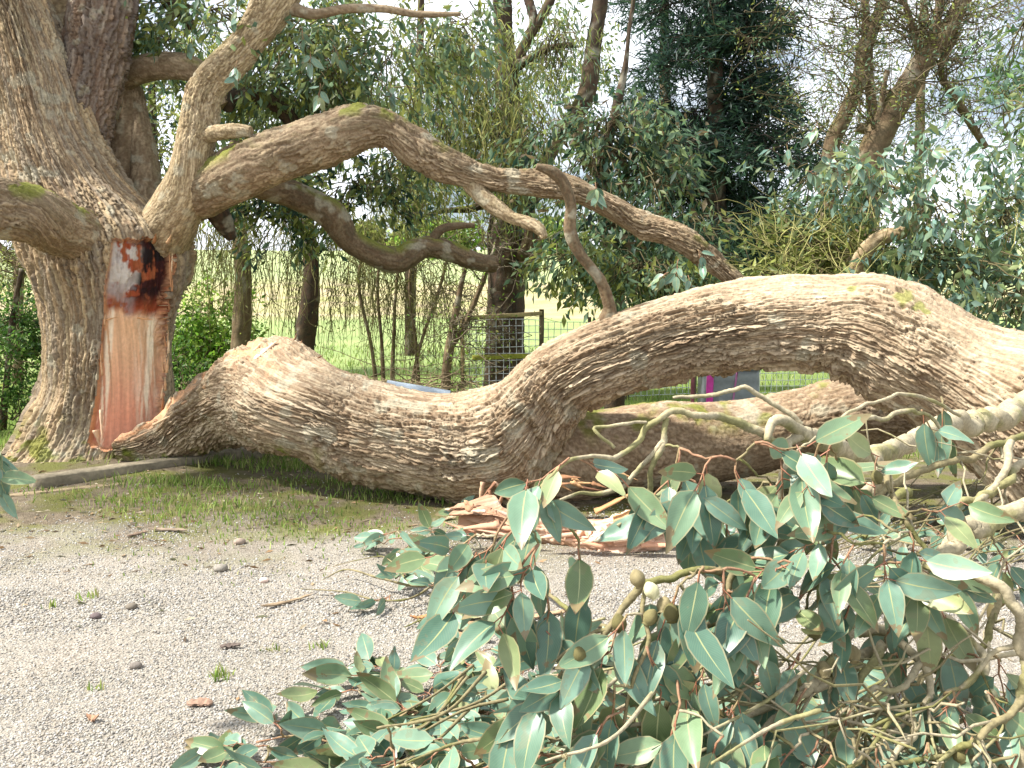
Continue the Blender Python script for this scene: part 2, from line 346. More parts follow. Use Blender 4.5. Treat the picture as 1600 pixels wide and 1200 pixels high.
def gravel():
    protos = []
    for k, c in enumerate([(172, 168, 158), (156, 152, 142), (138, 133, 124), (186, 182, 174), (160, 150, 134), (120, 116, 110), (168, 164, 158), (148, 143, 136)]):
        V, T = stone_mesh('s', k * 7 + 1); protos.append(make_mesh('gravel_stone', V, T, M_STONE, np.tile(lin(*c), (len(V), 1)), smooth=False))
    n = 170000; u = rng.random(n); y = 2.5 + 5.2 * u ** 1.35; x = (rng.random(n) * 1.16 - .58) * y * 1.06
    keep = rng.random(n) < (1 - .95 * sst(4.9, 6.3, y + (fbm(np.stack([x, y, 0 * x], -1) * 1.3, 3, 2) - .5) * 2.4)); keep &= rng.random(n) < (.35 + .65 * sst(.36, .56, fbm(np.stack([x * .9, y * 1.3, 0 * x], -1), 13, 3))); x, y = x[keep], y[keep]; n = len(x)
    s = (.0034 + .0044 * rng.random(n) ** 2.2) * (1 + .25 * (y > 4)); z = zg(x, y) + s * .15
    scatter_gn('gravel', np.stack([x, y, z], -1), np.stack([s, s, s], -1), rng.random((n, 3)) * np.array([.8, .8, 6.28]), protos, 'pale grey gravel covering the foreground yard', 'gravel')
gravel()

def blades(X, Y, h, w, cols, lean=.5, z0=None):
    n = len(X); Z = zg(X, Y) if z0 is None else z0; a = rng.random(n) * 6.28; b = rng.random(n) * 6.28; le = lean * h * rng.random(n)
    B = np.stack([X, Y, Z - .005], -1); side = np.stack([np.cos(a), np.sin(a), 0 * a], -1) * (w / 2)[:, None]; ld = np.stack([np.cos(b), np.sin(b), 0 * b], -1) * le[:, None]
    up = np.stack([0 * h, 0 * h, h], -1); m1 = B + up * .55 + ld * .35; tip = B + up * .95 + ld
    V = np.stack([B - side, B + side, m1 - side * .8, m1 + side * .8, tip], 1).reshape(-1, 3); i = np.arange(n)[:, None] * 5
    c = np.array([lin(*q) for q in cols])[rng.integers(0, len(cols), n)] * (.7 + .6 * rng.random(n))[:, None]
    return V, [np.concatenate([i + 0, i + 1, i + 3, i + 2], 1), np.concatenate([i + 2, i + 3, i + 4], 1)], np.repeat(c, 5, 0)
def grass():
    Xs, Ys, H = [], [], []
    def patch(px, py, n, sx, sy, h):
        p = at(px, py, 1); Yc = CAMH * F / max(8, (py - 470)); xc = (px - 800) / F * Yc
        Xs.append(rng.normal(xc, sx, n)); Ys.append(rng.normal(Yc, sy, n)); H.append(h * (.4 + .9 * rng.random(n)))
    for a in [(390, 712, 900, .55, .22, .16), (300, 735, 420, .45, .12, .10), (470, 735, 420, .35, .15, .09), (380, 690, 900, .6, .35, .14), (200, 790, 260, .30, .16, .06), (330, 800, 620, .42, .28, .06), (290, 770, 300, .35, .12, .08), (240, 765, 160, .2, .06, .09), (420, 830, 320, .4, .3, .045), (560, 830, 260, .4, .25, .04),
              (430, 810, 200, .35, .22, .05), (520, 760, 240, .35, .18, .06), (600, 775, 200, .3, .12, .07), (690, 785, 200, .3, .10, .08), (480, 840, 110, .35, .2, .04), (330, 1075, 40, .025, .03, .05), (410, 1030, 14, .03, .02, .04), (490, 1025, 16, .02, .02, .05),
              (690, 985, 34, .05, .03, .06), (115, 945, 18, .03, .03, .05), (60, 960, 14, .03, .03, .05), (130, 1095, 14, .02, .02, .04), (50, 780, 90, .25, .1, .05), (240, 880, 40, .3, .2, .03), (390, 900, 40, .3, .2, .03)]: patch(*a)
    n = 26000; Y = 8.6 + 22 * rng.random(n) ** 1.5; X = (rng.random(n) * 1.3 - .65) * Y; Xs.append(X); Ys.append(Y); H.append(.05 + .12 * rng.random(n))
    X, Y, H = np.concatenate(Xs), np.concatenate(Ys), np.concatenate(H)
    V, Fc, c = blades(X, Y, H, np.full(len(X), .007) * (1 + Y / 14), [(118, 146, 62), (136, 160, 78), (104, 132, 56), (152, 166, 92), (160, 158, 104)], .8)
    o = add('grass', V, Fc, M_GRASS, None, c, False); tag(o, 'short green grass round the trees and weeds in the gravel', 'grass', kind='stuff')
grass()

# ---------------------------------------------------------------- standing gum tree
tree = empty('gum_tree', at(165, 740, 8.6) * [1, 1, 0], 'huge standing gum tree with a long fresh torn wound on its trunk', 'tree')
def mossy(lo, hi, seed, zmax=None):
    def f(P, n, s):
        m = sst(lo, hi, fbm(P * 5, seed, 3)) * sst(.15, .8, n[..., 2]) * .8
        if zmax is not None: m = np.maximum(m, sst(.48, .60, fbm(P * 6, seed + 1, 3)) * sst(zmax, zmax * .4, P[..., 2]) * .8)
        return m
    return f
WOUND = np.array([(176, 366), (167, 420), (158, 500), (149, 600), (134, 696), (186, 708), (256, 668), (259, 600), (263, 520), (269, 440), (278, 378), (250, 366), (215, 374)], float)
def inside(px, py, poly):
    r = np.zeros(px.shape, bool); a = poly; b = np.roll(poly, -1, 0)
    for (x1, y1), (x2, y2) in zip(a, b):
        c = ((y1 > py) != (y2 > py)) & (px < (x2 - x1) * (py - y1) / (y2 - y1 + 1e-9) + x1); r ^= c
    return r
def pdist(px, py, poly):
    d = np.full(px.shape, 1e9); b = np.roll(poly, -1, 0)
    for (x1, y1), (x2, y2) in zip(poly, b):
        t = np.clip(((px - x1) * (x2 - x1) + (py - y1) * (y2 - y1)) / ((x2 - x1) ** 2 + (y2 - y1) ** 2), 0, 1); d = np.minimum(d, np.hypot(px - x1 - t * (x2 - x1), py - y1 - t * (y2 - y1)))
    return d
def trunk_post(V, n, c, Fq, s, th, M, N):
    # flutes and toes near the ground
    px, py = proj(V); jx = (fbm(V * np.array([5, 5, 2.2]), 71, 3) - .5) * 12; jy = (fbm(V * np.array([14, 14, 3]), 72, 3) - .5) * 24
    front = n[..., 1] < .1; ins = inside(px + jx, py + jy, WOUND) & front; dd = pdist(px + jx, py + jy, WOUND)
    dep = np.where(ins, sst(0, 7, dd), 0)
    S0 = V.copy(); fib = fbm(np.stack([V[..., 0] * 42, V[..., 1] * 42, V[..., 2] * 1.6], -1), 73, 3) - .5; chunk = fbm(V * np.array([7, 7, 4]), 74, 3) - .5
    V = np.where(ins[..., None], V + (LAST['smooth'] - V) * sst(-2, 2.5, dd)[..., None], V)
    upper = sst(500, 482, py + (fbm(V * 8, 79, 2) - .5) * 22)
    sm = (n * (.0)[..., None] if False else 0)
    V = V - n * (dep * (.075 + .05 * upper * (chunk + .35)) + np.where(ins, -.022 * fib * (.8 + 1.6 * upper), 0))[..., None]
    # colours of the wood
    x01 = np.clip((px - np.interp(py, [366, 500, 600, 700], [176, 158, 152, 141])) / np.interp(py, [366, 500, 620, 700], [100, 104, 100, 100]), 0, 1)
    st = fbm(np.stack([V[..., 0] * 30, V[..., 1] * 10, V[..., 2] * 1.2], -1), 75, 3); st2 = fbm(np.stack([V[..., 0] * 70, V[..., 1] * 10, V[..., 2] * 1.0], -1), 76, 2)
    w = lin(222, 178, 138) + (lin(206, 144, 116) - lin(222, 178, 138)) * sst(520, 660, py + 60 * (st - .5))[..., None]
    w = w * (.58 + .84 * st2)[..., None]
    mix = lambda a, b, f: a + (np.asarray(b) - a) * np.clip(f, 0, 1)[..., None]
    w = mix(w, lin(244, 226, 196), sst(.52, .64, st) * .7 * sst(.35, .0, np.abs(x01 - .86)) + sst(.10, .05, np.abs(x01 - .12)) * sst(.4, .55, st2) + sst(.08, .03, np.abs(x01 - .84)) * sst(.35, .5, st) * .9)
    w = mix(w, lin(150, 62, 48), sst(.10, .02, x01) * .35 + sst(.55, .7, st) * .2 * sst(560, 690, py))
    b1 = fbm(V * 9, 77, 4); b2 = fbm(V * np.array([14, 14, 8]), 78, 4)
    u = np.broadcast_to(lin(150, 84, 50), w.shape); u = mix(u, lin(150, 72, 42), sst(.45, .6, st))
    u = mix(u, lin(52, 18, 16), sst(.40, .52, b1 + .25 * (x01 - .55)) * sst(490, 455, py) * sst(.25, .5, x01)); u = mix(u, lin(26, 14, 14), sst(.52, .6, b2) * sst(.3, .5, x01) * sst(475, 440, py))
    u = mix(u, lin(196, 188, 178), sst(.42, .52, b2 + .35 * (.42 - x01)) * sst(.62, .40, x01) * sst(478, 440, py))
    u = mix(u, lin(150, 138, 136), sst(.47, .55, b1) * sst(.6, .45, x01) * .6)
    w = mix(w, u, upper)
    edge = np.where(ins, sst(9, 2, dd), 0); w = mix(w, mix(np.broadcast_to(lin(196, 146, 104), w.shape), lin(120, 70, 46), sst(.4, .6, st2)), edge * .8)
    fi = ins.reshape(-1)[Fq].sum(1) >= 3
    o = add('trunk', V.reshape(-1, 3), [Fq[~fi], cap_faces(M, N)], M_BARK, tree, c.reshape(-1, 3))
    wn_ = add('torn_wound', V.reshape(-1, 3), Fq[fi], M_WOOD, tree, w.reshape(-1, 3))
    import bmesh
    for ob in (wn_,):
        bm = bmesh.new(); bm.from_mesh(ob.data); bmesh.ops.delete(bm, geom=[v for v in bm.verts if not v.link_faces], context='VERTS'); bm.to_mesh(ob.data); bm.free()
    wn_['label'] = 'fresh salmon pink torn wood, dark red and white at its top'
    return o
TR = [(-40, 770, 330, 770, 8.8), (-14, 742, 305, 742, 8.8), (20, 705, 285, 705, 8.8), (52, 662, 275, 662, 8.8), (70, 610, 268, 610, 8.8), (76, 560, 266, 560, 8.8), (74, 505, 270, 505, 8.8), (64, 455, 281, 455, 8.8), (52, 410, 288, 410, 8.8, 1.05),
      (38, 370, 284, 372, 8.8, 1.02), (24, 330, 250, 336, 8.8, .88), (12, 285, 205, 292, 8.8, .85), (4, 240, 172, 246, 8.8, .95), (-2, 200, 150, 206, 8.8), (-22, 100, 114, 106, 8.8), (-44, 0, 72, 6, 8.8), (-70, -110, 30, -104, 8.8)]
C, U, W = limb_rings([(b[2], b[3], b[0], b[1], b[4], b[5] if len(b) > 5 else 1.) for b in TR], 570)
swept('trunk', (C, U, W), 290, M_BARK, tree, 'trunk', 100, amp=.085, L=.85, Wd=.036, front=math.pi * 1.5, lump=.10, wav=.22, mossf=mossy(.6, .7, 5, .55), post=trunk_post)
def limb(name, pts, M, N, pal, seed, parent=None, pairs=False, **k):
    r = limb_rings(pts, M) if pairs else branch_rings(pts, M)
    return swept(name, r, N, M_BARK, parent or tree, pal, seed, **k)
limb('stem', [(108, 330, 9.0, 40), (122, 220, 9.0, 42), (143, 110, 9.0, 44), (160, 0, 9.0, 50), (172, -120, 9.0, 50)], 360, 150, 'stem', 120, amp=.075, L=.42, Wd=.042, front=None)
limb('stem', [(196, 390, 9.5, 44), (200, 300, 9.5, 34), (196, 220, 9.5, 30), (190, 140, 9.6, 26), (172, 60, 9.7, 24), (150, -60, 9.7, 22)], 200, 70, 'arch', 130, amp=.02, L=.2)
limb('stem', [(228, 330, 9.3, 26), (226, 260, 9.4, 21), (215, 200, 9.5, 19), (205, 140, 9.6, 16)], 120, 60, 'arch', 135, amp=.02, L=.2)
limb('stem', [(60, 330, 9.6, 60), (80, 160, 9.6, 50), (92, 40, 9.6, 42), (96, -100, 9.6, 40)], 160, 70, 'pale', 137, amp=.02, L=.2)
limb('branch', [(185, 130, 9.5, 18), (210, 112, 9.4, 20), (250, 104, 9.3, 20), (296, 107, 9.2, 19), (330, 130, 9.2, 15), (352, 165, 9.2, 11)], 160, 60, 'arch', 140, amp=.014, L=.14, mossf=mossy(.45, .6, 9))
limb('limb', [(196, 404, 9.1, 18), (168, 393, 8.65, 30), (138, 377, 8.25, 37), (100, 357, 7.95, 41), (50, 338, 7.6, 42), (0, 328, 7.4, 45), (-80, 312, 7.1, 50)], 330, 150, 'arch', 150, amp=.042, L=.22, Wd=.032, mossf=mossy(.56, .68, 14))
limb('limb', [(210, 440, 290, 446, 9.15), (206, 392, 292, 398, 9.0), (212, 346, 312, 352, 8.68), (240, 304, 330, 292, 8.45), (268, 252, 330, 246, 8.3), (281, 195, 338, 202, 8.3), (294, 135, 345, 152, 8.3), (328, 88, 372, 122, 8.3), (368, 48, 418, 66, 8.3), (392, 2, 462, 8, 8.3), (410, -60, 480, -40, 8.3), (430, -130, 500, -110, 8.3)],
     420, 150, 'pale', 160, pairs=True, amp=.032, L=.14, Wd=.028, mossf=mossy(.55, .68, 24))
limb('limb', [(276, 296, 296, 350, 8.85), (318, 258, 328, 336, 8.42), (400, 216, 402, 302, 8.2), (480, 188, 462, 276, 8.15), (560, 166, 540, 247, 8.1), (606, 173, 594, 226, 8.1), (648, 200, 632, 252, 8.1), (705, 236, 690, 282, 8.1), (780, 263, 772, 300, 8.1), (850, 266, 842, 309, 8.05), (905, 282, 895, 316, 8.0), (955, 303, 938, 334, 8.0), (1005, 332, 990, 366, 8.0), (1045, 347, 1032, 376, 7.95), (1085, 364, 1072, 396, 7.9), (1118, 395, 1096, 416, 7.9), (1158, 432, 1135, 446, 7.9), (1230, 500, 1206, 516, 7.9)],
     720, 130, 'arch', 170, pairs=True, amp=.045, L=.22, Wd=.034, mossf=mossy(.55, .68, 34))
limb('sawn_stub', [(312, 214, 8.3, 9), (330, 209, 8.2, 13), (350, 206, 8.15, 11), (375, 204, 8.1, 11), (392, 206, 8.08, 9)], 70, 50, 'pale', 180, amp=.03, L=.06, Wd=.02, lump=.35)
limb('branch', [(352, 165, 9.2, 12), (365, 152, 9.3, 12), (395, 147, 9.4, 11), (425, 160, 9.5, 11), (450, 182, 9.6, 12), (470, 215, 9.8, 10)], 90, 30, 'dark', 183, amp=.01)
limb('branch', [(335, 325, 8.8, 18), (350, 350, 8.9, 15), (362, 372, 9, 7)], 60, 30, 'dark', 185, amp=.012)
limb('branch', [(360, 270, 9.0, 22), (410, 292, 9.2, 19), (470, 308, 9.4, 22), (520, 338, 9.5, 22), (545, 375, 9.6, 20), (590, 400, 9.7, 20), (625, 405, 9.8, 21), (665, 385, 9.9, 18), (705, 392, 10, 15), (745, 408, 10.1, 13), (775, 412, 10.2, 11)], 330, 60, 'back', 190, amp=.02, L=.16, mossf=mossy(.45, .6, 44), lump=.25)
limb('branch', [(672, 385, 9.9, 8), (685, 362, 9.9, 7), (705, 354, 9.9, 6), (742, 352, 9.9, 4)], 50, 14, 'back', 195, amp=.006)
limb('branch', [(732, 284, 8.1, 13), (750, 304, 8.05, 12), (775, 324, 8, 11), (800, 340, 7.95, 8), (825, 348, 7.9, 9), (842, 358, 7.87, 8), (850, 372, 7.85, 5)], 120, 40, 'pale', 198, amp=.014, L=.12, lump=.25)
limb('branch', [(452, 12, 8.3, 11), (490, 22, 8.3, 8), (540, 14, 8.3, 7), (600, 14, 8.35, 6), (650, 22, 8.4, 5), (720, 22, 8.4, 3)], 90, 16, 'arch', 202, amp=.006)
limb('branch', [(238, -40, 9.3, 12), (262, 2, 9.3, 11), (285, 22, 9.3, 10), (300, 42, 9.4, 8)], 50, 16, 'dark', 204, amp=.006)

# ---------------------------------------------------------------- fallen limb
fall = empty('fallen_limb', at(760, 780, 6.9) * [1, 1, 0], 'massive fallen gum limb arching across the yard, torn end against the trunk', 'fallen limb')
FL = [(176, 692, 182, 714, 8.08, .8), (205, 672, 206, 722, 8.12, .75), (240, 648, 244, 724, 8.16, .75), (285, 606, 290, 718, 8.16, .75), (340, 574, 338, 695, 8.0, .8), (410, 536, 388, 690, 7.7, .9), (452, 532, 424, 700, 7.5), (500, 560, 478, 718, 7.15), (570, 592, 552, 742, 7.05), (650, 611, 640, 763, 6.95), (725, 613, 740, 786, 6.9),
      (778, 600, 832, 772, 6.8, .95), (812, 576, 876, 712, 6.7, .95), (850, 542, 912, 652, 6.6), (900, 512, 950, 624, 6.5), (965, 488, 1005, 604, 6.45), (1060, 455, 1080, 583, 6.35), (1180, 434, 1192, 571, 6.2), (1280, 428, 1275, 574, 6.1), (1365, 431, 1320, 592, 6.0), (1440, 453, 1385, 632, 5.9), (1510, 489, 1440, 668, 5.8), (1580, 520, 1500, 718, 5.7), (1660, 560, 1570, 778, 5.6), (1760, 640, 1660, 850, 5.5)]
def limb_moss(P, n, s):
    px, py = proj(P); m = 0
    for x, y, r in ((1413, 466, 17), (1436, 478, 12), (1447, 484, 8), (1333, 449, 9)): m = np.maximum(m, sst(1.2, .5, np.hypot((px - x) / r, (py - y) / r * 1.5) + (vnoise(P * 30, 3) - .5)))
    m = np.maximum(m, sst(.55, .7, fbm(P * 6, 61, 3)) * sst(560, 420, px) * sst(690, 705, py) * .8)
    return np.clip(m * 1.2, 0, 1)
def limb_post(V, n, c, Fq, s, th, M, N):
    px, py = proj(V)
    # creases where the limb bends, ragged hanging flakes below, pale wood along the torn upper rim
    up = n[..., 2]; cr = np.exp(-((px - 838) / 55) ** 2) * sst(560, 640, py); V = V + n * (cr * .11 * (fbm(np.stack([s * 16, V[..., 1] * 3, V[..., 2] * 3.5], -1), 8, 3) - .5) * sst(.8, -.2, up))[..., None]
    cr2 = np.exp(-((px - 1315) / 40) ** 2) * sst(500, 560, py); V = V + n * (cr2 * .13 * (fbm(np.stack([s * 20, V[..., 1] * 4, V[..., 2] * 5], -1), 9, 3) - .5))[..., None]
    rag = sst(-.45, -.95, up) * sst(.5, .75, fbm(V * np.array([9, 16, 9]), 10, 3)); V[..., 2] -= rag * .03
    bur = np.exp(-(((px - 1592) / 42) ** 2 + ((py - 590) / 50) ** 2)) * (n[..., 1] < .2); V = V + n * (bur * .13)[..., None]
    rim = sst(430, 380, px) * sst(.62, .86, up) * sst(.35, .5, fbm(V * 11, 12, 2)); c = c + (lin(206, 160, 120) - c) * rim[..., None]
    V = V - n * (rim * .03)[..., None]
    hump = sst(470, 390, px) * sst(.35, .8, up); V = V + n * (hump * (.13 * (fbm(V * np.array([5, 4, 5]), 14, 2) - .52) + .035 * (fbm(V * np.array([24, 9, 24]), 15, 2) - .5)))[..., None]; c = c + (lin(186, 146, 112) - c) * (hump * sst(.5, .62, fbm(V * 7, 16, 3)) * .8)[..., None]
    br = sst(900, 1250, px) * .22 * sst(-.1, .6, up); c = c + (lin(204, 184, 154) - c) * br[..., None]  # sunlit brightness put into the bark colour: upper side paler towards the right
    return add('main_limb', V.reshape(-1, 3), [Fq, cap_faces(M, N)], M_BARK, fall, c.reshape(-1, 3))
swept('main_limb', limb_rings(FL, 1340), 290, M_BARK, fall, 'limb', 300, amp=.064, L=.26, Wd=.027, front=math.pi * .6, lump=.10, wav=.6, mossf=limb_moss, post=limb_post)
limb('lower_fork', [(790, 640, 800, 790, 6.95), (860, 640, 870, 785, 7.0), (940, 640, 950, 775, 7.05), (1050, 630, 1060, 760, 7.1), (1150, 628, 1160, 742, 7.15), (1240, 610, 1245, 722, 7.15), (1310, 588, 1320, 702, 7.1), (1390, 596, 1390, 690, 7.1), (1470, 610, 1470, 700, 7.1), (1600, 640, 1600, 730, 7.0)],
     460, 160, 'log', 320, fall, pairs=True, amp=.022, L=.12, Wd=.03, lump=.12, mossf=mossy(.55, .7, 50))
limb('branch', [(950, 500, 6.4, 14), (952, 478, 6.38, 9), (938, 438, 6.35, 8.5), (905, 395, 6.32, 9.5), (891, 360, 6.3, 10), (892, 320, 6.28, 9), (880, 285, 6.25, 9.5), (862, 268, 6.22, 9), (838, 260, 6.2, 5)], 170, 24, 'back', 330, fall, amp=.008, L=.08, Wd=.02, lump=.2)
def splinter(parent, px, py, Y, dx, dy, L, w, col, seed, name='splinter'):
    A = at(px, py, Y); Bp = at(px + dx, py + dy, Y - .02); k = 9; t = np.linspace(0, 1, k); P = A + (Bp - A) * t[:, None]; a, b = frames(P)
    ph = np.arange(7) / 7 * 6.283; prof = w * (1 - t ** 1.6) * (.8 + .5 * hsh(np.arange(k), seed)); V = P[:, None] + prof[:, None, None] * (a[:, None] * np.cos(ph)[None, :, None] * .45 + b[:, None] * np.sin(ph)[None, :, None]) * (.7 + .6 * hsh(np.arange(7), seed + 3))[None, :, None]
    V = V.reshape(-1, 3); c = lin(*col) * (.7 + .6 * fbm(V * 30, seed, 2))[:, None]
    return add(name, V, [grid_faces(k, 7), cap_faces(k, 7)], M_WOOD, parent, c, False)
for q in [(388, 572, 7.42, 30, -26, 0, .06, (222, 194, 168), 1), (362, 588, 7.55, 42, -30, 0, .06, (208, 172, 140), 2), (345, 590, 7.6, 26, -20, 0, .045, (190, 150, 112), 3), (412, 552, 7.5, 22, -20, 0, .05, (226, 200, 172), 9), (425, 552, 7.6, 8, -30, 0, .06, (140, 118, 94), 4), (452, 548, 7.55, 12, -38, 0, .05, (146, 116, 86), 5), (440, 556, 7.5, -8, -40, 0, .06, (132, 112, 90), 8), (466, 552, 7.5, 6, -30, 0, .04, (150, 110, 80), 11),
          (478, 572, 7.3, 28, -26, 0, .06, (140, 104, 76), 6), (490, 578, 7.25, 20, -24, 0, .05, (124, 92, 68), 7), (320, 606, 7.75, 30, -22, 0, .04, (196, 160, 126), 12), (285, 630, 7.85, 34, -26, 0, .035, (186, 150, 118), 13), (240, 664, 7.9, 34, -26, 0, .03, (196, 164, 130), 14), (205, 688, 7.95, 30, -22, 0, .03, (190, 156, 124), 15), (400, 548, 7.62, 14, -16, 0, .04, (210, 180, 150), 16)]:
    pale = q[8] in (1, 2, 3, 9, 12, 16); splinter(fall, q[0], q[1], q[2] - (.17 if pale else .02), q[3], q[4] * (1 if pale else .7), 0, q[6] * (1.15 if pale else .9), q[7], q[8])
for q in [(170, 380, 8.24, -2, -16, 0, .03, (170, 120, 80), 21), (262, 380, 8.24, 6, -14, 0, .035, (190, 150, 110), 22), (240, 380, 8.24, 4, -16, 0, .03, (140, 96, 60), 23), (150, 672, 8.12, 6, 26, 0, .03, (204, 170, 138), 24), (158, 640, 8.12, 2, 50, 0, .025, (210, 180, 150), 25), (215, 496, 8.24, 26, 4, 0, .02, (200, 150, 106), 26), (165, 500, 8.24, 24, -6, 0, .02, (206, 160, 116), 27)]:
    splinter(tree, *q)
rr = random.Random(8)
for k in range(22):
    y = rr.uniform(385, 640); lft = rr.random() < .5; x = (np.interp(y, [366, 500, 600, 700], [176, 160, 151, 138]) + rr.uniform(-2, 7)) if lft else (np.interp(y, [378, 440, 520, 600, 668], [276, 268, 262, 258, 255]) - rr.uniform(-2, 7)); d = .02 if lft else .1
    splinter(tree, x, y + 12, 8.2 + d + (y - 500) * -.0006, rr.uniform(-4, 4), -rr.uniform(18, 44), 0, rr.uniform(.010, .022), rr.choice([(206, 166, 126), (186, 136, 96), (150, 104, 72), (224, 196, 160)]), 400 + k)
rr = random.Random(3)
for k in range(14):
    x = rr.uniform(735, 860); splinter(fall, x, rr.uniform(752, 778), rr.uniform(6.25, 6.45), rr.uniform(-22, 30), rr.uniform(18, 46), 0, rr.uniform(.018, .04), rr.choice([(150, 110, 84), (176, 136, 104), (128, 92, 70), (194, 160, 130)]), 300 + k)
for k in range(10):
    x = rr.uniform(850, 1000); splinter(fall, x, rr.uniform(735, 765), rr.uniform(6.1, 6.5), rr.uniform(10, 50), rr.uniform(-10, 16), 0, rr.uniform(.015, .03), rr.choice([(150, 110, 80), (186, 146, 104), (120, 84, 64)]), 330 + k)

# ---------------------------------------------------------------- background trees, shrubs
def leaf_cloud(P, D, size, width, cols, seed, jit=.35, flat=None):
    """P leaf bases, D unit directions; each leaf a folded four-cornered blade"""
    r = np.random.default_rng(seed); n = len(P); D = nrm(D + r.normal(0, jit, (n, 3))); s = size * (.6 + .8 * r.random(n))[:, None]
    q = r.normal(0, 1, (n, 3)); S = nrm(np.cross(D, q)); Nn = np.cross(D, S); w = width * s
    A = P; B = P + D * s; Lf = P + D * s * .45 + S * w * .5 + Nn * w * .18; Rt = P + D * s * .45 - S * w * .5 + Nn * w * .18
    V = np.stack([A, Lf, B, Rt], 1).reshape(-1, 3); i = np.arange(n)[:, None] * 4
    pc = np.array([lin(*c) for c in cols]); c = pc[r.integers(0, len(pc), n)] * (.65 + .7 * r.random(n))[:, None]
    return V, np.concatenate([np.concatenate([i, i + 1, i + 2], 1), np.concatenate([i, i + 2, i + 3], 1)]), np.repeat(c, 4, 0)
def crown(parent, blobs, ncl, per, size, width, cols, seed, spread=.28, droop=.5, twig=None, name='crown', twigs=True, out=.5):
    """blobs: (px, py, depth, rx px, ry px, depth radius m). Leaves hang in clusters on fine twigs through each blob's volume."""
    r = np.random.default_rng(seed); rr = random.Random(seed); P, D, lines = [], [], []
    wts = np.array([b[3] * b[4] * b[2] ** 2 for b in blobs], float); wts /= wts.sum()
    for k in range(ncl):
        b = blobs[r.choice(len(blobs), p=wts)]; c = at(b[0], b[1], b[2]); ax = np.array([b[3] * b[2] / F, b[5], b[4] * b[2] / F])
        d = nrm(r.normal(0, 1, 3)); q = c + d * ax * r.random() ** .42
        gap = vnoise(q[None] * 1.15 / max(.5, spread * 2.2), seed + 3)[0]
        if gap < .42: continue
        m = max(2, int(per * (.4 + 1.2 * r.random()))); hang = np.array([0, 0, -1]) * droop + nrm(q - c) * out
        tip = q + nrm(hang + r.normal(0, .35, 3)) * spread * 1.6
        if twigs: lines.append((wiggle(q - nrm(q - c) * spread * rr.uniform(.6, 2.2) + np.array([0, 0, .2 * spread]), tip, 6, .16, r=rr), .006 + size * .03, .003))
        t = r.random(m)[:, None]; pos = q + (tip - q) * t + r.normal(0, spread * .33, (m, 3))
        P.append(pos); D.append(np.tile(hang, (m, 1)) + r.normal(0, .5, (m, 3)))
    P, D = np.concatenate(P), nrm(np.concatenate(D)); V, T, c = leaf_cloud(P, D, size, width, cols, seed + 1)
    o = add(name, V, T, M_FOL, parent, c, False); o['kind'] = 'stuff'
    if twigs and lines:
        Vt, Ft = tubes(lines, 3); tw = add('fine_twigs', Vt, Ft, M_TWIG, parent, np.tile(lin(*(twig or (96, 88, 60))), (len(Vt), 1)) * (.7 + .6 * hsh(np.arange(len(Vt)) // 18, seed))[:, None]); tw['kind'] = 'stuff'
    return o
def simple_limb(parent, name, pts, pal='back', seed=1, N=14, M=60, amp=.015):
    return swept(name, branch_rings(pts, M), N, M_BARK, parent, pal, seed, amp=amp, L=.15, Wd=.03, lump=.15, mossf=mossy(.45, .62, seed))
def bg_tree(name, px, Y, label, cat='tree', group=None):
    b = at(px, 600, Y); b[2] = float(zg(np.array(b[0]), np.array(b[1]))); return empty(name, b, label, cat, group)
GUM = [(98, 124, 98), (116, 140, 108), (82, 108, 78), (130, 148, 100), (112, 124, 72)]
OLIVE = [(122, 130, 64), (142, 148, 74), (104, 114, 58), (154, 158, 92), (92, 106, 54)]
DARKG = [(40, 64, 50), (52, 78, 58), (34, 54, 44), (60, 84, 58), (46, 70, 60)]
BRIGHT = [(120, 156, 52), (104, 144, 50), (142, 170, 70), (92, 130, 46), (154, 176, 86)]
HEDGE = [(58, 92, 36), (76, 112, 44), (92, 128, 56), (50, 80, 34), (110, 140, 66)]

# crown of the standing gum: the part of it that hangs into the picture
crown(tree, [(330, 20, 9.6, 120, 60, .8), (480, 60, 9.3, 150, 80, 1.0), (600, 90, 9.6, 130, 80, 1.0), (430, 150, 10.2, 120, 60, .7), (560, 150, 10.0, 120, 50, .7), (250, 60, 10, 60, 60, .5), (700, 40, 9.6, 100, 60, .8)], 620, 17, .115, .36, GUM + OLIVE[:2], 900, spread=.22, droop=.9)
crown(tree, [(560, 290, 10.6, 120, 60, .8), (450, 330, 10.8, 110, 60, .7), (390, 270, 10.8, 80, 50, .6), (640, 250, 10.8, 90, 60, .6)], 260, 17, .115, .36, OLIVE + GUM[:2] + DARKG[:2], 905, spread=.22, droop=.9)

# the rest of that crown, above and to the left of the picture: it shades the trunk and the torn end
crown(tree, [(-330, -330, 7.2, 330, 170, 1.9), (-80, -430, 8.2, 330, 150, 1.9), (-620, -250, 7.6, 260, 200, 1.8), (180, -380, 8.8, 240, 130, 1.5)], 330, 15, .16, .4, GUM, 907, spread=.36, droop=.8, name='upper_crown')
t = bg_tree('gum_tree', 787, 14.5, 'dark trunked gum tree standing behind the wire fence')
limb('trunk', [(788, 660, 14.5, 36), (789, 600, 14.5, 33), (790, 520, 14.5, 30), (792, 440, 14.5, 30), (796, 380, 14.5, 36), (800, 330, 14.6, 31), (796, 240, 14.8, 24), (790, 120, 14.9, 15), (785, 20, 15, 13), (778, -120, 15, 12)], 300, 70, 'dark', 400, t, amp=.05, L=.4, Wd=.05, lump=.14)
simple_limb(t, 'branch', [(800, 400, 14.4, 16), (822, 392, 14.2, 13), (832, 360, 14.1, 9), (836, 420, 14.0, 8), (842, 350, 13.9, 6)], 'back', 401)
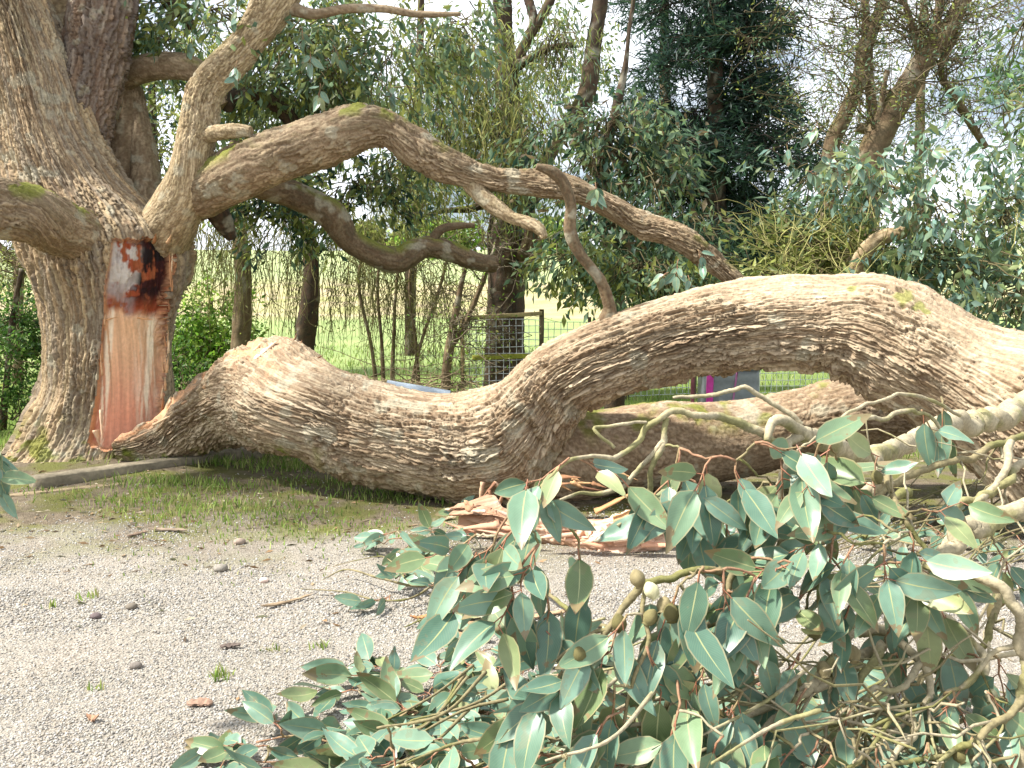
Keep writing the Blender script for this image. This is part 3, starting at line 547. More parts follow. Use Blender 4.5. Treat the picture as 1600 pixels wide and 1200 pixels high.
simple_limb(t, 'branch', [(812, 350, 14.5, 14), (838, 290, 14.6, 12), (870, 220, 14.8, 11), (915, 150, 14.9, 13), (926, 80, 15, 12), (938, 0, 15, 11), (948, -120, 15, 10)], 'dark', 402, 18, 90, .02)
simple_limb(t, 'branch', [(792, 130, 14.9, 9), (825, 60, 14.9, 8), (850, 20, 14.9, 7), (880, -40, 14.9, 6)], 'dark', 403)
simple_limb(t, 'branch', [(826, 58, 14.9, 7), (834, 30, 14.9, 7), (818, -20, 15, 6)], 'dark', 404)
simple_limb(t, 'branch', [(790, 300, 14.7, 9), (740, 325, 14.3, 6), (690, 330, 14.2, 4), (640, 345, 14, 3)], 'dark', 405)
simple_limb(t, 'branch', [(796, 110, 14.9, 8), (860, 75, 14.6, 5), (900, 70, 14.5, 4)], 'dark', 406)
crown(t, [(740, 120, 13.8, 90, 120, 1.2), (800, 210, 13.6, 90, 100, 1.2), (690, 200, 13.6, 70, 90, .9), (870, 60, 14.5, 80, 60, 1.0), (660, 300, 13.6, 70, 60, .8)], 520, 15, .15, .16, OLIVE + GUM[:2], 910, spread=.34, droop=1.6, out=.1)

t = bg_tree('gum_tree', 960, 11.5, 'bushy blue-green gum hanging behind the arching limb')
simple_limb(t, 'trunk', [(960, 640, 11.8, 16), (965, 520, 11.8, 14), (955, 400, 11.8, 13), (940, 280, 11.8, 11), (960, 180, 11.8, 7), (976, 110, 11.8, 4.5), (984, 40, 11.8, 3), (1000, -60, 11.8, 1.5)], 'dark', 410, 20, 120)
crown(t, [(930, 240, 11.2, 110, 90, 1.1), (1020, 270, 11.4, 85, 95, 1.1), (970, 190, 11.6, 90, 55, .9), (850, 200, 11.8, 70, 80, .7), (1080, 350, 11, 70, 60, .7), (960, 350, 11.4, 90, 50, .6)], 430, 16, .135, .36, GUM + DARKG[:2] + [(110, 96, 70)], 915, spread=.26, droop=.9)
crown(t, [(1000, 420, 10.6, 120, 50, .6), (900, 400, 10.8, 70, 50, .5), (1060, 430, 10.4, 60, 40, .4)], 170, 14, .13, .36, GUM + OLIVE[:2], 917, spread=.22, droop=1.1, name='lower_crown')

t = bg_tree('conifer_tree', 1120, 22, 'dark tall conifer with drooping boughs right of the gum')
simple_limb(t, 'trunk', [(1120, 640, 22, 20), (1120, 400, 22, 17), (1118, 200, 22, 13), (1116, 0, 22, 9), (1114, -250, 22, 4)], 'dark', 420, 16, 80)
cb = []
rr = random.Random(5)
for k in range(34):
    y = -180 + k * 19; w = 40 + (y + 250) * .16; 
    for j in range(3): cb.append((1128 + rr.uniform(-1, 1) * w, y + rr.uniform(-8, 8), 22 + rr.uniform(-1.2, 1.2), rr.uniform(38, 74), rr.uniform(10, 19), .5))
crown(t, cb, 2900, 26, .26, .15, DARKG, 920, spread=.36, droop=.25, out=.8, twig=(50, 44, 36))
t = bg_tree('conifer_tree', 1040, 23.5, 'slim conifer with bare reddish trunk behind the dark conifer')
simple_limb(t, 'trunk', [(1042, 640, 23.5, 13), (1040, 300, 23.5, 10), (1039, 100, 23.5, 8), (1038, -100, 23.5, 5)], 'back', 422, 14, 70)
cb = [(1040 + rr.uniform(-60, 50), y + rr.uniform(-12, 12), 23.5 + rr.uniform(-.8, .8), rr.uniform(22, 46), 12, .5) for y in range(-120, 300, 14) for _ in (0, 1)]
crown(t, cb, 420, 24, .26, .10, DARKG + GUM[:1], 921, spread=.36, droop=.25, out=.8, twig=(60, 50, 40))

def twiggy(t, trunks, seed, n, spread_px, leafcols, leaf=.05, fine=(100, 88, 66), per=7):
    """bare-limbed tree: trunks, many forking twigs, scattered small leaves"""
    rr = random.Random(seed); lines = []; ends = []
    for i, tr in enumerate(trunks): simple_limb(t, 'trunk' if i == 0 else 'branch', tr, 'back', seed + i, 16, 80, .012)
    for k in range(n):
        tr = rr.choice(trunks); i = rr.randrange(len(tr) - 1); f = rr.random(); a = [tr[i][j] + (tr[i + 1][j] - tr[i][j]) * f for j in range(4)]
        p0 = at(*a[:3]); p1 = at(a[0] + rr.gauss(0, spread_px), a[1] - rr.uniform(-.4, 1.1) * spread_px, a[2] + rr.uniform(-.8, .8)); ln = wiggle(p0, p1, 9, .13, -.06, rr); lines.append((ln, .016, .005))
        for j in range(5):
            q = ln[rr.randrange(3, 9)]; d = np.array([rr.gauss(0, .5), rr.gauss(0, .3), rr.gauss(.12, .35)]) * .9; l2 = wiggle(q, q + d, 6, .14, 0, rr); lines.append((l2, .007, .003)); ends.append(l2)
            for _ in range(2): q2 = l2[rr.randrange(2, 6)]; l3 = wiggle(q2, q2 + d * .5 + np.array([rr.gauss(0, .25), rr.gauss(0, .2), rr.gauss(0, .25)]), 4, .14, 0, rr); lines.append((l3, .005, .0025)); ends.append(l3)
    V, Fc = tubes(lines, 3); o = add('fine_twigs', V, Fc, M_TWIG, t, np.tile(lin(*fine), (len(V), 1)) * (.7 + .6 * hsh(np.arange(len(V)) // 20, seed))[:, None]); o['kind'] = 'stuff'
    if per:
        r = np.random.default_rng(seed); P = np.concatenate([e[r.integers(0, len(e), per)] + r.normal(0, .05, (per, 3)) for e in ends]); V, T, c = leaf_cloud(P, r.normal(0, 1, P.shape) + [0, 0, -.3], leaf, .4, leafcols, seed); o = add('crown', V, T, M_FOL, t, c, False); o['kind'] = 'stuff'
t = bg_tree('gum_tree', 620, 25, 'tall olive gum far behind the arching limb, upper centre')
simple_limb(t, 'trunk', [(640, 600, 25, 9), (645, 300, 25, 8), (655, 100, 25, 6), (660, -80, 25, 4)], 'dark', 424, 12, 60)
crown(t, [(600, 90, 25, 160, 120, 2.2), (720, 180, 25, 130, 120, 2), (860, 100, 26, 120, 130, 2), (480, 180, 25, 120, 110, 2), (900, 280, 26, 90, 80, 1.6)], 560, 22, .2, .34, OLIVE + GUM, 925, spread=.5, droop=.9)
t = bg_tree('gum_tree', 1400, 24, 'hazy grey-green gum far behind the bare limbed trees')
simple_limb(t, 'trunk', [(1440, 600, 24, 9), (1436, 300, 24, 8), (1440, 100, 24, 6), (1446, -80, 24, 4)], 'back', 425, 12, 60)
crown(t, [(1300, 150, 24, 110, 110, 2), (1440, 80, 24, 130, 90, 2), (1540, 190, 24, 110, 100, 1.8), (1400, 230, 24, 130, 60, 1.6), (1600, 60, 24, 80, 80, 1.5)], 330, 20, .16, .3, GUM + OLIVE[:2], 926, spread=.5, droop=.6)
t = bg_tree('bare_tree', 1330, 13.5, 'bare limbed tree with thick leaning grey-brown trunk at upper right')
twiggy(t, [[(1345, 560, 13.5, 26), (1352, 300, 13.5, 23), (1372, 215, 13.5, 21), (1415, 140, 13.5, 19), (1450, 85, 13.5, 16), (1490, 30, 13.5, 13), (1530, -60, 13.5, 11)], [(1452, 84, 13.5, 9), (1462, 40, 13.5, 7), (1478, -40, 13.5, 6)], [(1495, 50, 13.5, 6), (1470, 110, 13.6, 5), (1500, 165, 13.8, 6), (1540, 230, 14, 5)], [(1440, 95, 13.5, 6), (1425, 40, 13.4, 5), (1405, -20, 13.3, 4)]], 430, 66, 120, GUM[:2] + OLIVE[:2], .06, per=4)
t = bg_tree('bare_tree', 1300, 14.5, 'slender forked tree with bare twigs left of the leaning trunk')
twiggy(t, [[(1290, 560, 14.5, 18), (1298, 240, 14.5, 13), (1318, 185, 14.5, 12), (1342, 130, 14.5, 11), (1352, 75, 14.5, 11), (1370, 30, 14.5, 9), (1390, -40, 14.5, 8)], [(1354, 78, 14.5, 7), (1352, 10, 14.5, 6), (1350, -60, 14.5, 5)], [(1340, 200, 14.5, 6), (1362, 200, 14.5, 8), (1358, 120, 14.6, 7), (1356, 60, 14.6, 6)], [(1355, 240, 13.4, 7), (1372, 190, 13.4, 5), (1380, 140, 13.4, 4), (1386, 110, 13.4, 3)]], 440, 60, 115, GUM[:2] + OLIVE[:2], .06, per=4)

t = bg_tree('gum_shrub', 1420, 9.6, 'blue-green leafy gum thicket behind the limb at right')
limb('branch', [(1330, 520, 9.6, 16), (1340, 430, 9.4, 14), (1352, 395, 9.3, 13), (1375, 372, 9.2, 12), (1400, 365, 9.1, 11), (1432, 358, 9.0, 8)], 110, 30, 'pale', 451, t, amp=.012)
simple_limb(t, 'branch', [(1325, 500, 9.8, 6), (1326, 380, 9.8, 5), (1330, 300, 9.8, 4), (1322, 250, 9.8, 3)], 'pale', 452)
crown(t, [(1290, 270, 10, 90, 55, .7), (1380, 290, 9.8, 90, 60, .7), (1450, 330, 9.2, 90, 70, .7), (1500, 420, 8.8, 110, 60, .6), (1570, 330, 9.4, 60, 90, .6), (1590, 450, 8.8, 70, 70, .5), (1580, 480, 9.2, 90, 40, .4), (1480, 470, 9.4, 80, 30, .3), (1420, 400, 9.4, 80, 40, .5), (1570, 170, 10, 45, 100, .6)], 460, 16, .13, .38, GUM + [(110, 142, 130), (132, 158, 142), (150, 160, 110)], 930, spread=.22, droop=.8)
crown(t, [(1270, 380, 10, 90, 60, .6), (1230, 440, 9.8, 80, 40, .5), (1340, 420, 10, 60, 50, .5)], 170, 15, .12, .32, OLIVE + [(150, 158, 96)], 931, spread=.22, droop=.3, name='yellow_foliage')
rr = random.Random(12); ln = []
for k in range(420):
    a = at(rr.uniform(1180, 1640), rr.uniform(340, 500), rr.uniform(8.7, 10.2)); ln.append((wiggle(a, a + np.array([rr.gauss(-.1, .35), rr.gauss(0, .15), rr.uniform(.05, .5)]), 6, .1, 0, rr), .006, .003))
V, Fc = tubes(ln, 3); o = add('fine_twigs', V, Fc, M_TWIG, t, np.tile(lin(150, 146, 92), (len(V), 1)) * (.7 + .6 * hsh(np.arange(len(V)) // 18, 3))[:, None]); o['kind'] = 'stuff'
t = bg_tree('gum_tree', 1680, 12, 'tall pale gum tree at the right edge of the picture')
simple_limb(t, 'trunk', [(1690, 640, 12, 16), (1680, 300, 12, 13), (1660, 100, 12, 10), (1640, -60, 12, 7)], 'pale', 456, 16, 70)
crown(t, [(1600, 40, 12, 50, 60, .8), (1625, 220, 11.5, 45, 120, .7)], 110, 16, .14, .34, GUM + BRIGHT[3:4], 933, spread=.26, droop=.8)

# left: thicket behind the trunk
t = bg_tree('hedge_shrub', 0, 10.6, 'dark green leafy shrub behind the trunk at the left edge')
simple_limb(t, 'stem', [(0, 720, 10.6, 6), (8, 620, 10.6, 5), (20, 500, 10.6, 4), (34, 420, 10.6, 3)], 'dark', 460)
crown(t, [(10, 560, 10.6, 70, 60, .6), (-20, 640, 10.3, 90, 70, .6), (30, 500, 10.9, 60, 50, .5), (20, 660, 10.2, 50, 40, .4)], 420, 26, .055, .55, HEDGE, 940, spread=.14, droop=.1)
t = bg_tree('bare_tree', 20, 13, 'thin bare tree beyond the shrub at the left edge')
twiggy(t, [[(28, 600, 13, 8), (30, 430, 13, 7), (40, 380, 13, 6), (30, 300, 13, 4)], [(30, 420, 13, 5), (5, 390, 13, 4), (-20, 360, 13, 3)]], 461, 20, 55, OLIVE, .06, per=6)
t = bg_tree('olive_tree', 120, 19, 'dim olive green tree filling the gap behind the big trunk')
simple_limb(t, 'trunk', [(250, 620, 19, 10), (246, 420, 19, 9), (240, 250, 19, 7), (236, 100, 19, 5)], 'dark', 462)
crown(t, [(250, 240, 18.5, 90, 100, 1.5), (10, 360, 19, 70, 110, 1.4), (300, 120, 19, 110, 110, 1.5), (-30, 200, 19, 80, 120, 1.2), (400, 230, 19, 110, 120, 1.4)], 560, 22, .16, .36, OLIVE + DARKG[:1], 941, spread=.42, droop=.6)
t = bg_tree('bright_shrub', 320, 14.5, 'bright yellow-green shrub between trunk and fallen limb')
simple_limb(t, 'stem', [(318, 640, 14.5, 4), (322, 560, 14.5, 4), (330, 470, 14.5, 3)], 'back', 463)
crown(t, [(310, 480, 14.5, 70, 60, .8), (340, 540, 14.3, 60, 50, .6), (290, 560, 14.2, 40, 50, .5)], 330, 24, .09, .5, BRIGHT, 942, spread=.22, droop=.2)
t = bg_tree('hedge_shrub', 285, 11, 'low dark green shrub close behind the trunk beside the wound')
simple_limb(t, 'stem', [(290, 690, 11, 3), (292, 640, 11, 3), (300, 590, 11, 2)], 'dark', 464)
crown(t, [(285, 610, 11, 45, 40, .4), (310, 640, 11, 40, 30, .3), (270, 570, 11.2, 30, 30, .3)], 160, 24, .055, .5, HEDGE + BRIGHT[1:2], 943, spread=.14, droop=.1)
def weeping(t, tops, n, seed, cols, fine=(108, 104, 62), drop=(1.0, 2.4), leaf=.055, per=10):
    rr = random.Random(seed); lines, P = [], []
    for k in range(n):
        p = rr.choice(tops); a = at(p[0] + rr.gauss(0, p[3]), p[1] + rr.gauss(0, p[4]), p[2] + rr.gauss(0, .5)); d = rr.uniform(*drop)
        d = min(d, a[2] - .15); ang = rr.uniform(0, 6.28); out = rr.uniform(.15, .6) * d; tt = np.linspace(0, 1, 10)[:, None]
        X = a + np.array([math.cos(ang), math.sin(ang) * .6, 0]) * out * (1 - (1 - tt) ** 2) + np.array([0, 0, 1]) * (.12 * np.sin(tt * 3.1) * (1 - tt) - d * tt ** 1.5); X += np.cumsum(np.array([[rr.gauss(0, .018) for _ in range(3)] for _ in range(10)]), 0)
        lines.append((X, .008, .003)); P.append(X[2:])
        for _ in range(3): q = X[rr.randrange(2, 9)]; l2 = wiggle(q, q + np.array([rr.gauss(0, .18), rr.gauss(0, .1), -rr.uniform(.1, .5)]), 5, .1, 0, rr); lines.append((l2, .005, .002)); P.append(l2)
    V, Fc = tubes(lines, 3); o = add('hanging_twigs', V, Fc, M_TWIG, t, np.tile(lin(*fine), (len(V), 1)) * (.65 + .7 * hsh(np.arange(len(V)) // 15, seed))[:, None]); o['kind'] = 'stuff'
    r = np.random.default_rng(seed); A = np.concatenate(P); A = A[r.integers(0, len(A), n * per)] + r.normal(0, .03, (n * per, 3)); V, T, c = leaf_cloud(A, np.tile([0, 0, -1.], (len(A), 1)), leaf, .3, cols, seed, .6); o = add('crown', V, T, M_FOL, t, c, False); o['kind'] = 'stuff'
DRY = [(124, 124, 66), (108, 112, 58), (140, 138, 84), (96, 100, 52), (150, 146, 100)]
t = bg_tree('weeping_tree', 478, 13, 'weeping olive tree with dark leaning trunk behind the torn end')
simple_limb(t, 'trunk', [(470, 640, 13, 17), (476, 540, 13, 16), (486, 440, 13, 13), (480, 340, 13.2, 10), (470, 200, 13.4, 7)], 'dark', 470, 20, 90)
weeping(t, [(480, 360, 13, 50, 30), (430, 330, 13.2, 40, 30), (540, 370, 13, 40, 20)], 115, 471, DRY + OLIVE, drop=(.8, 2.0))
t = bg_tree('weeping_tree', 376, 13.4, 'mossy slim trunk with hanging olive twigs beside the bright shrub')
simple_limb(t, 'trunk', [(372, 640, 13.4, 17), (376, 540, 13.4, 15), (380, 440, 13.4, 13), (372, 340, 13.4, 11), (365, 200, 13.4, 7)], 'back', 472, 20, 90)
weeping(t, [(370, 340, 13.4, 45, 30), (330, 350, 13.6, 30, 20)], 85, 473, OLIVE + DRY, drop=(.5, 1.4))
t = bg_tree('weeping_shrub', 610, 14, 'dry weeping shrub with many thin hanging stems behind the limb')
for i, (x0, x1) in enumerate(((590, 560), (612, 620), (640, 690), (600, 590), (655, 640))): simple_limb(t, 'stem', [(x0, 620, 14, 4), ((x0 * 2 + x1) / 3, 540, 14, 3), (x1, 440, 14, 2.5), (x1 + 12, 380, 14, 2)], 'back', 474 + i, 10, 40, .006)
weeping(t, [(570, 410, 14, 40, 20), (640, 420, 14, 45, 20), (610, 390, 14, 60, 20), (700, 440, 14, 25, 20)], 150, 480, DRY, drop=(.8, 1.7), per=5)
t = bg_tree('young_tree', 702, 12.6, 'thin forked young tree with sparse new leaves left of the fence post')
twiggy(t, [[(696, 660, 12.6, 8), (697, 590, 12.6, 7), (702, 545, 12.6, 7), (712, 490, 12.6, 5.5), (722, 440, 12.6, 4), (735, 390, 12.6, 3)], [(702, 548, 12.6, 5), (722, 515, 12.6, 4), (742, 470, 12.6, 4), (762, 420, 12.6, 3), (775, 380, 12.6, 2)]], 482, 22, 45, BRIGHT + DRY, .06, per=3, fine=(104, 94, 76))
weeping(bpy.data.objects['gum_tree.001'], [(660, 60, 13.2, 50, 40), (740, 100, 13.4, 50, 50), (700, 180, 13.2, 50, 40), (640, 240, 13, 40, 30), (800, 180, 13.4, 40, 40)], 170, 485, OLIVE + DRY, fine=(136, 134, 74), drop=(.7, 1.7), leaf=.09, per=11)
# far tree line on the hill
for i, (x, Y, rx, ry, cols, lab) in enumerate([(690, 120, 60, 22, BRIGHT + OLIVE, 'pale green round tree on the far hill left of the dark trunk'), (600, 140, 40, 20, OLIVE, 'small olive tree on the far hill behind the weeping shrub'), (860, 130, 40, 18, OLIVE + BRIGHT, 'small green tree on the far hill right of the dark trunk'), (1160, 110, 60, 30, DARKG + GUM, 'far dark tree on the hill beyond the conifer'), (1300, 120, 80, 34, GUM, 'far grey-green tree on the hill behind the thicket')]):
    t = bg_tree('far_tree', x, Y, lab, group='trees on the far hill'); bz = ORG[t.name]; qx, qy = proj(bz[None]); qy = float(qy[0])
    simple_limb(t, 'trunk', [(x, qy + 4, Y, 3), (x, qy - ry, Y, 2.4), (x + 2, qy - ry * 1.8, Y, 1)], 'back', 490 + i, 8, 20, .01)
    crown(t, [(x, qy - ry * 1.3, Y, rx, ry, rx * Y / F), (x - rx * .4, qy - ry, Y, rx * .6, ry * .8, rx * Y / F * .6)], 240, 20, .9, .5, cols, 950 + i, spread=1.3, droop=.2, twigs=False)

# ---------------------------------------------------------------- fence, bin, timbers and other made things
def gp(px, py, h=0.):
    b = (600 - py) / F; d1, dz = CP + b * SP, -SP + b * CP; return at(px, py, (h - CAMH) * d1 / dz)
def beam_mesh(P0, P1, w, h, seed=0, k=10, rough=.004):
    """squared timber from P0 to P1 (centre line), slightly uneven, with softened corners"""
    P0, P1 = np.asarray(P0, float), np.asarray(P1, float); T = nrm(P1 - P0); up = np.array([0, 0, 1.]) if abs(T[2]) < .9 else np.array([0, 1., 0]); S = nrm(np.cross(T, up)); Uu = np.cross(S, T)
    c = .12; prof = np.array([(-1, -1 + c), (-1, 1 - c), (-1 + c, 1), (1 - c, 1), (1, 1 - c), (1, -1 + c), (1 - c, -1), (-1 + c, -1)]); t = np.linspace(0, 1, k)
    C_ = P0 + (P1 - P0) * t[:, None]; V = C_[:, None] + prof[None, :, :1] * S * w / 2 + prof[None, :, 1:] * Uu * h / 2
    V = V + (hsh(np.arange(k)[:, None], np.arange(8)[None], seed)[..., None] - .5) * 2 * rough
    return V.reshape(-1, 3), [grid_faces(k, 8), cap_faces(k, 8)]
def beam(name, P0, P1, w, h, col, parent=None, seed=0, m=None, k=10, base=None):
    V, Fc = beam_mesh(P0, P1, w, h, seed, k); c = np.tile(lin(*col), (len(V), 1)) * (.8 + .4 * hsh(np.arange(len(V)), seed + 2))[:, None]
    return add(name, V, Fc, m or M_TIMBER, parent, c, False, base=base)
def wire_panel(parent, A, B, z0, z1, step=.1, r=.005):
    A, B = np.asarray(A, float), np.asarray(B, float); L = np.linalg.norm((B - A)[:2]); n = int(L / step); lines = []
    for i in range(n + 1): p = A + (B - A) * i / n; lines.append((np.array([[p[0], p[1], z0], [p[0], p[1], (z0 + z1) / 2], [p[0], p[1], z1]]) + np.array([[0, 0, 0], [rnd.gauss(0, .012), 0, 0], [0, 0, 0]]), r, r))
    m = int((z1 - z0) / step)
    for j in range(m + 1): z = z0 + (z1 - z0) * j / m; lines.append((np.array([[*(A + (B - A) * f)[:2], z + rnd.gauss(0, .006)] for f in np.linspace(0, 1, 6)]), r, r))
    V, Fc = tubes(lines, 4); o = add('wire_mesh', V, Fc, M_METAL, parent, np.tile(lin(196, 200, 204), (len(V), 1))); o['kind'] = 'stuff'; return o
f1, f2, f3, f4 = (at(x, 600, Y) * [1, 1, 0] for x, Y in ((723, 13.0), (846, 13.5), (1085, 14.2), (1330, 14.6)))
fence = empty('wire_fence', f1, 'timber posts and rails with square wire mesh behind the fallen limb', 'fence')
for i, (p, h, w) in enumerate(((f1, 1.36, .055), (f2, 1.42, .07), ((f2 * .7 + f3 * .3), 1.30, .05), (f2 * .45 + f3 * .55, 1.28, .05), (f3, 1.3, .06), (f4, 1.3, .07))): beam('post', p - [0, 0, .05], p + [0, 0, h], w, w, (158, 140, 98) if i == 0 else (104, 94, 74), fence, 3 + i)
beam('rail', f1 + [.03, -.05, 1.30], f2 + [0, -.05, 1.36], .04, .06, (172, 154, 112), fence, 21)
beam('rail', f1 + [.15, -.06, .72], f2 + [-.2, -.06, .72], .03, .07, (150, 150, 62), fence, 22)
wire_panel(fence, f1, f2, .06, 1.27); wire_panel(fence, f2, f3, .06, 1.22); wire_panel(fence, f3, f4, .06, 1.2)
# grey bin with pink tape
bx0 = at(1137, 620, 11.6) * [1, 1, 0]; bn = empty('storage_bin', bx0, 'grey upright bin with bright pink tape seen under the arch of the limb', 'bin')
beam('bin_body', bx0 + [0, 0, 0.0], bx0 + [0, 0, .66], .70, .5, (138, 142, 148), bn, 30, M_METAL)
beam('bin_lid', bx0 + [0, 0, .663], bx0 + [0, 0, .72], .74, .54, (124, 128, 134), bn, 31, M_METAL, 3)
beam('pink_tape', bx0 + [-.30, -.262, .02], bx0 + [-.295, -.262, .64], .085, .012, (214, 60, 168), bn, 32, M_METAL)
beam('pink_tape', bx0 + [-.02, -.262, .02], bx0 + [.05, -.262, .64], .02, .012, (180, 110, 160), bn, 33, M_METAL)
p = at(1082, 620, 11.8) * [1, 1, 0]; o = beam('garden_stake', p, p + [0, 0, .8], .045, .045, (176, 110, 120), None, 34, base=p); tag(o, 'thin pinkish stake standing beside the grey bin', 'stake')
# curved metal sheet behind the limb
A = at(606, 610, 11.2); s1 = np.linspace(0, 1, 16); th1 = np.linspace(-.9, 1.0, 9); V = []
for s_ in s1:
    for q in th1: V.append([A[0] + s_ * .78, 11.2 + .22 * math.sin(q) + s_ * .25, .38 + .17 * math.cos(q) - .16 * s_])
V = np.array(V); V2 = V - [0, 0, .012]; n_ = len(V); o = add('metal_sheet', np.concatenate([V, V2]), [grid_faces(16, 9, False), grid_faces(16, 9, False)[:, ::-1] + n_], M_METAL, None, np.tile(lin(176, 188, 200), (2 * n_, 1)), base=A * [1, 1, 0]); tag(o, 'curved pale blue-grey metal sheet lying in the brush behind the limb', 'metal sheet')
# dry brush pile
rr = random.Random(31); ln = []
for k in range(230):
    a = np.array([rr.gauss((655 - 800) / F * 12.3, .55), rr.gauss(12.3, .35), rr.uniform(.03, .5)]); d = np.array([rr.gauss(0, .45), rr.gauss(0, .2), rr.gauss(.05, .16)]); ln.append((wiggle(a, a + d, 6, .1, 0, rr), rr.uniform(.004, .011), .003))
V, Fc = tubes(ln, 4); V[:, 2] = np.maximum(V[:, 2], .01); o = add('brush_pile', V, Fc, M_TWIG, None, np.tile(lin(132, 116, 90), (len(V), 1)) * (.6 + .8 * hsh(np.arange(len(V)) // 24, 4))[:, None], base=(-1.3, 12.3, 0)); tag(o, 'heap of dry grey-brown twigs left of the wire fence', 'brush pile', kind='stuff')
# timber edging at the foot of the standing tree
a, b = gp(47, 772), gp(470, 708); o = beam('timber_sleeper', a + [0, .05, .055], b + [0, .05, .055],   .18, .15, (126, 117, 98), None, 41, k=24, base=a); tag(o, 'thick weathered timber sleeper lying at the foot of the torn trunk', 'timber')
a, b = gp(-60, 790), gp(262, 755); o = beam('timber_board', a + [0, 0, .022], b + [0, 0, .022], .07, .045, (140, 124, 98), None, 42, k=20, base=a); tag(o, 'thin weathered board lying in front of the timber sleeper', 'timber')

# ---------------------------------------------------------------- split wood, bark strips, pebbles
PAL['wood'] = np.array([lin(*c) for c in [(228, 196, 172), (216, 174, 150), (234, 210, 184), (204, 158, 134), (222, 194, 164)]])
sw = empty('split_log', gp(880, 868), 'pinkish split log of fresh wood lying below the fallen limb', 'split log')
def wood_post(V, n, c, Fq, s, th, M, N):
    e = np.minimum(s, s.max() - s); rag = (hsh(np.floor(th * 5), 3) - .5) * .3 * sst(.3, .0, e); V[..., 0] += rag; V[..., 2] += rag * .3
    c = c + (lin(150, 110, 80) - c) * (sst(.5, .62, fbm(V * 6, 41, 3)) * .7)[..., None]
    return add('wood_block', V.reshape(-1, 3), [Fq, cap_faces(M, N)], M_WOOD, sw, c.reshape(-1, 3))
swept('wood_block', limb_rings([(724, 784, 742, 820, 5.75, .8), (752, 782, 766, 832, 5.7, .8), (800, 795, 808, 842, 5.65, .8), (860, 806, 862, 852, 5.6, .8), (920, 812, 918, 868, 5.55, .8), (975, 808, 980, 872, 5.5, .8), (1022, 812, 1018, 850, 5.5, .7)], 220), 70, M_WOOD, sw, 'wood', 500, amp=.06, L=.6, Wd=.02, lump=.45, post=wood_post)
for q in [(735, 795, 5.6, -10, -14, 0, .05, (206, 160, 124), 51), (960, 815, 5.4, 50, -22, 0, .05, (200, 150, 100), 52), (990, 835, 5.4, 40, -10, 0, .045, (216, 170, 136), 53), (930, 800, 5.4, 70, -36, 0, .03, (176, 132, 90), 54)]: splinter(sw, *q)
rr = random.Random(77)
for k in range(26):
    x = rr.uniform(740, 1010); splinter(sw, x, 812 + (x - 740) * .10 + rr.uniform(-16, 22), 5.42 - (x - 740) * .0006, rr.choice((-1, 1)) * rr.uniform(24, 80), rr.uniform(-20, 10), 0, rr.uniform(.018, .042), rr.choice([(234, 206, 182), (224, 184, 160), (212, 170, 142), (200, 152, 122), (238, 218, 196)]), 560 + k)
def strip(px, py, L, ang, w, col, seed, label, cat='bark strip', name='bark_strip', grp='bark strips on the gravel'):
    c = gp(px, py); rr = random.Random(seed); k = 12; t = np.linspace(-.5, .5, k); P = np.stack([c[0] + t * L * math.cos(ang), c[1] + t * L * math.sin(ang), .012 + .02 * (2 * t) ** 2 * rr.random()], -1); P[:, 1] += .12 * L * np.sin(t * 3 + rr.random() * 3)
    S = np.array([-math.sin(ang), math.cos(ang), 0]); ww = w * (1 - (2 * np.abs(t)) ** 3 * .8) * (.7 + .6 * hsh(np.arange(k), seed)); q = np.linspace(-1, 1, 5)
    V = P[:, None] + S * (q[None, :, None] * ww[:, None, None]) + np.array([0, 0, 1]) * ((1 - q ** 2)[None, :, None] * ww[:, None, None] * .5 + .006 * hsh(np.arange(k)[:, None], np.arange(5)[None], seed + 5)[..., None])
    V = V.reshape(-1, 3); V[:, 2] += zg(c[0], c[1]); n_ = len(V); o = add(name, np.concatenate([V, V - [0, 0, .006]]), [grid_faces(k, 5, False), grid_faces(k, 5, False)[:, ::-1] + n_], M_WOOD, None, np.tile(lin(*col), (2 * n_, 1)) * (.6 + .8 * hsh(np.tile(np.arange(n_), 2), seed))[:, None], base=c); tag(o, label, cat, grp)
for q in [(755, 984, .24, .1, .028, (172, 140, 106), 61, 'long tan bark strip on gravel left of the hanging leaves'), (742, 1003, .17, -.5, .028, (166, 130, 98), 62, 'short orange bark strip just below the long tan strip'), (855, 968, .2, .3, .022, (184, 154, 122), 63, 'pale bark strip on gravel right of the long tan strip'), (850, 935, .12, 1.0, .02, (170, 130, 92), 64, 'small orange bark flake under the hanging leaves'),
          (262, 833, .3, -.35, .018, (130, 114, 96), 65, 'brown bark strip among the weeds below the sleeper'), (215, 838, .14, .9, .016, (132, 112, 94), 66, 'short brown bark flake left of the strip among the weeds'), (312, 1102, .10, .3, .024, (138, 112, 94), 67, 'curled brown dead leaf flake on bare gravel at lower left'), (145, 1127, .05, .1, .014, (150, 116, 90), 68, 'tiny brown flake on gravel near the lower left corner'),
          (450, 941, .26, .5, .011, (150, 130, 104), 69, 'pale stick lying on gravel left of the grey ground spray'), (660, 720 + 250, .12, .2, .014, (176, 126, 84), 70, 'brown flake on gravel below the grey ground spray'), (1120, 955, .16, .2, .016, (186, 140, 100), 71, 'bark flake on gravel behind the mossy stem'), (700, 812, .14, .7, .02, (196, 176, 140), 72, 'pale chip at the left end of the split log'),
          (360, 1012, .09, .2, .016, (96, 84, 76), 73, 'dark dead leaf flake on gravel right of the pebbles')]: strip(*q)
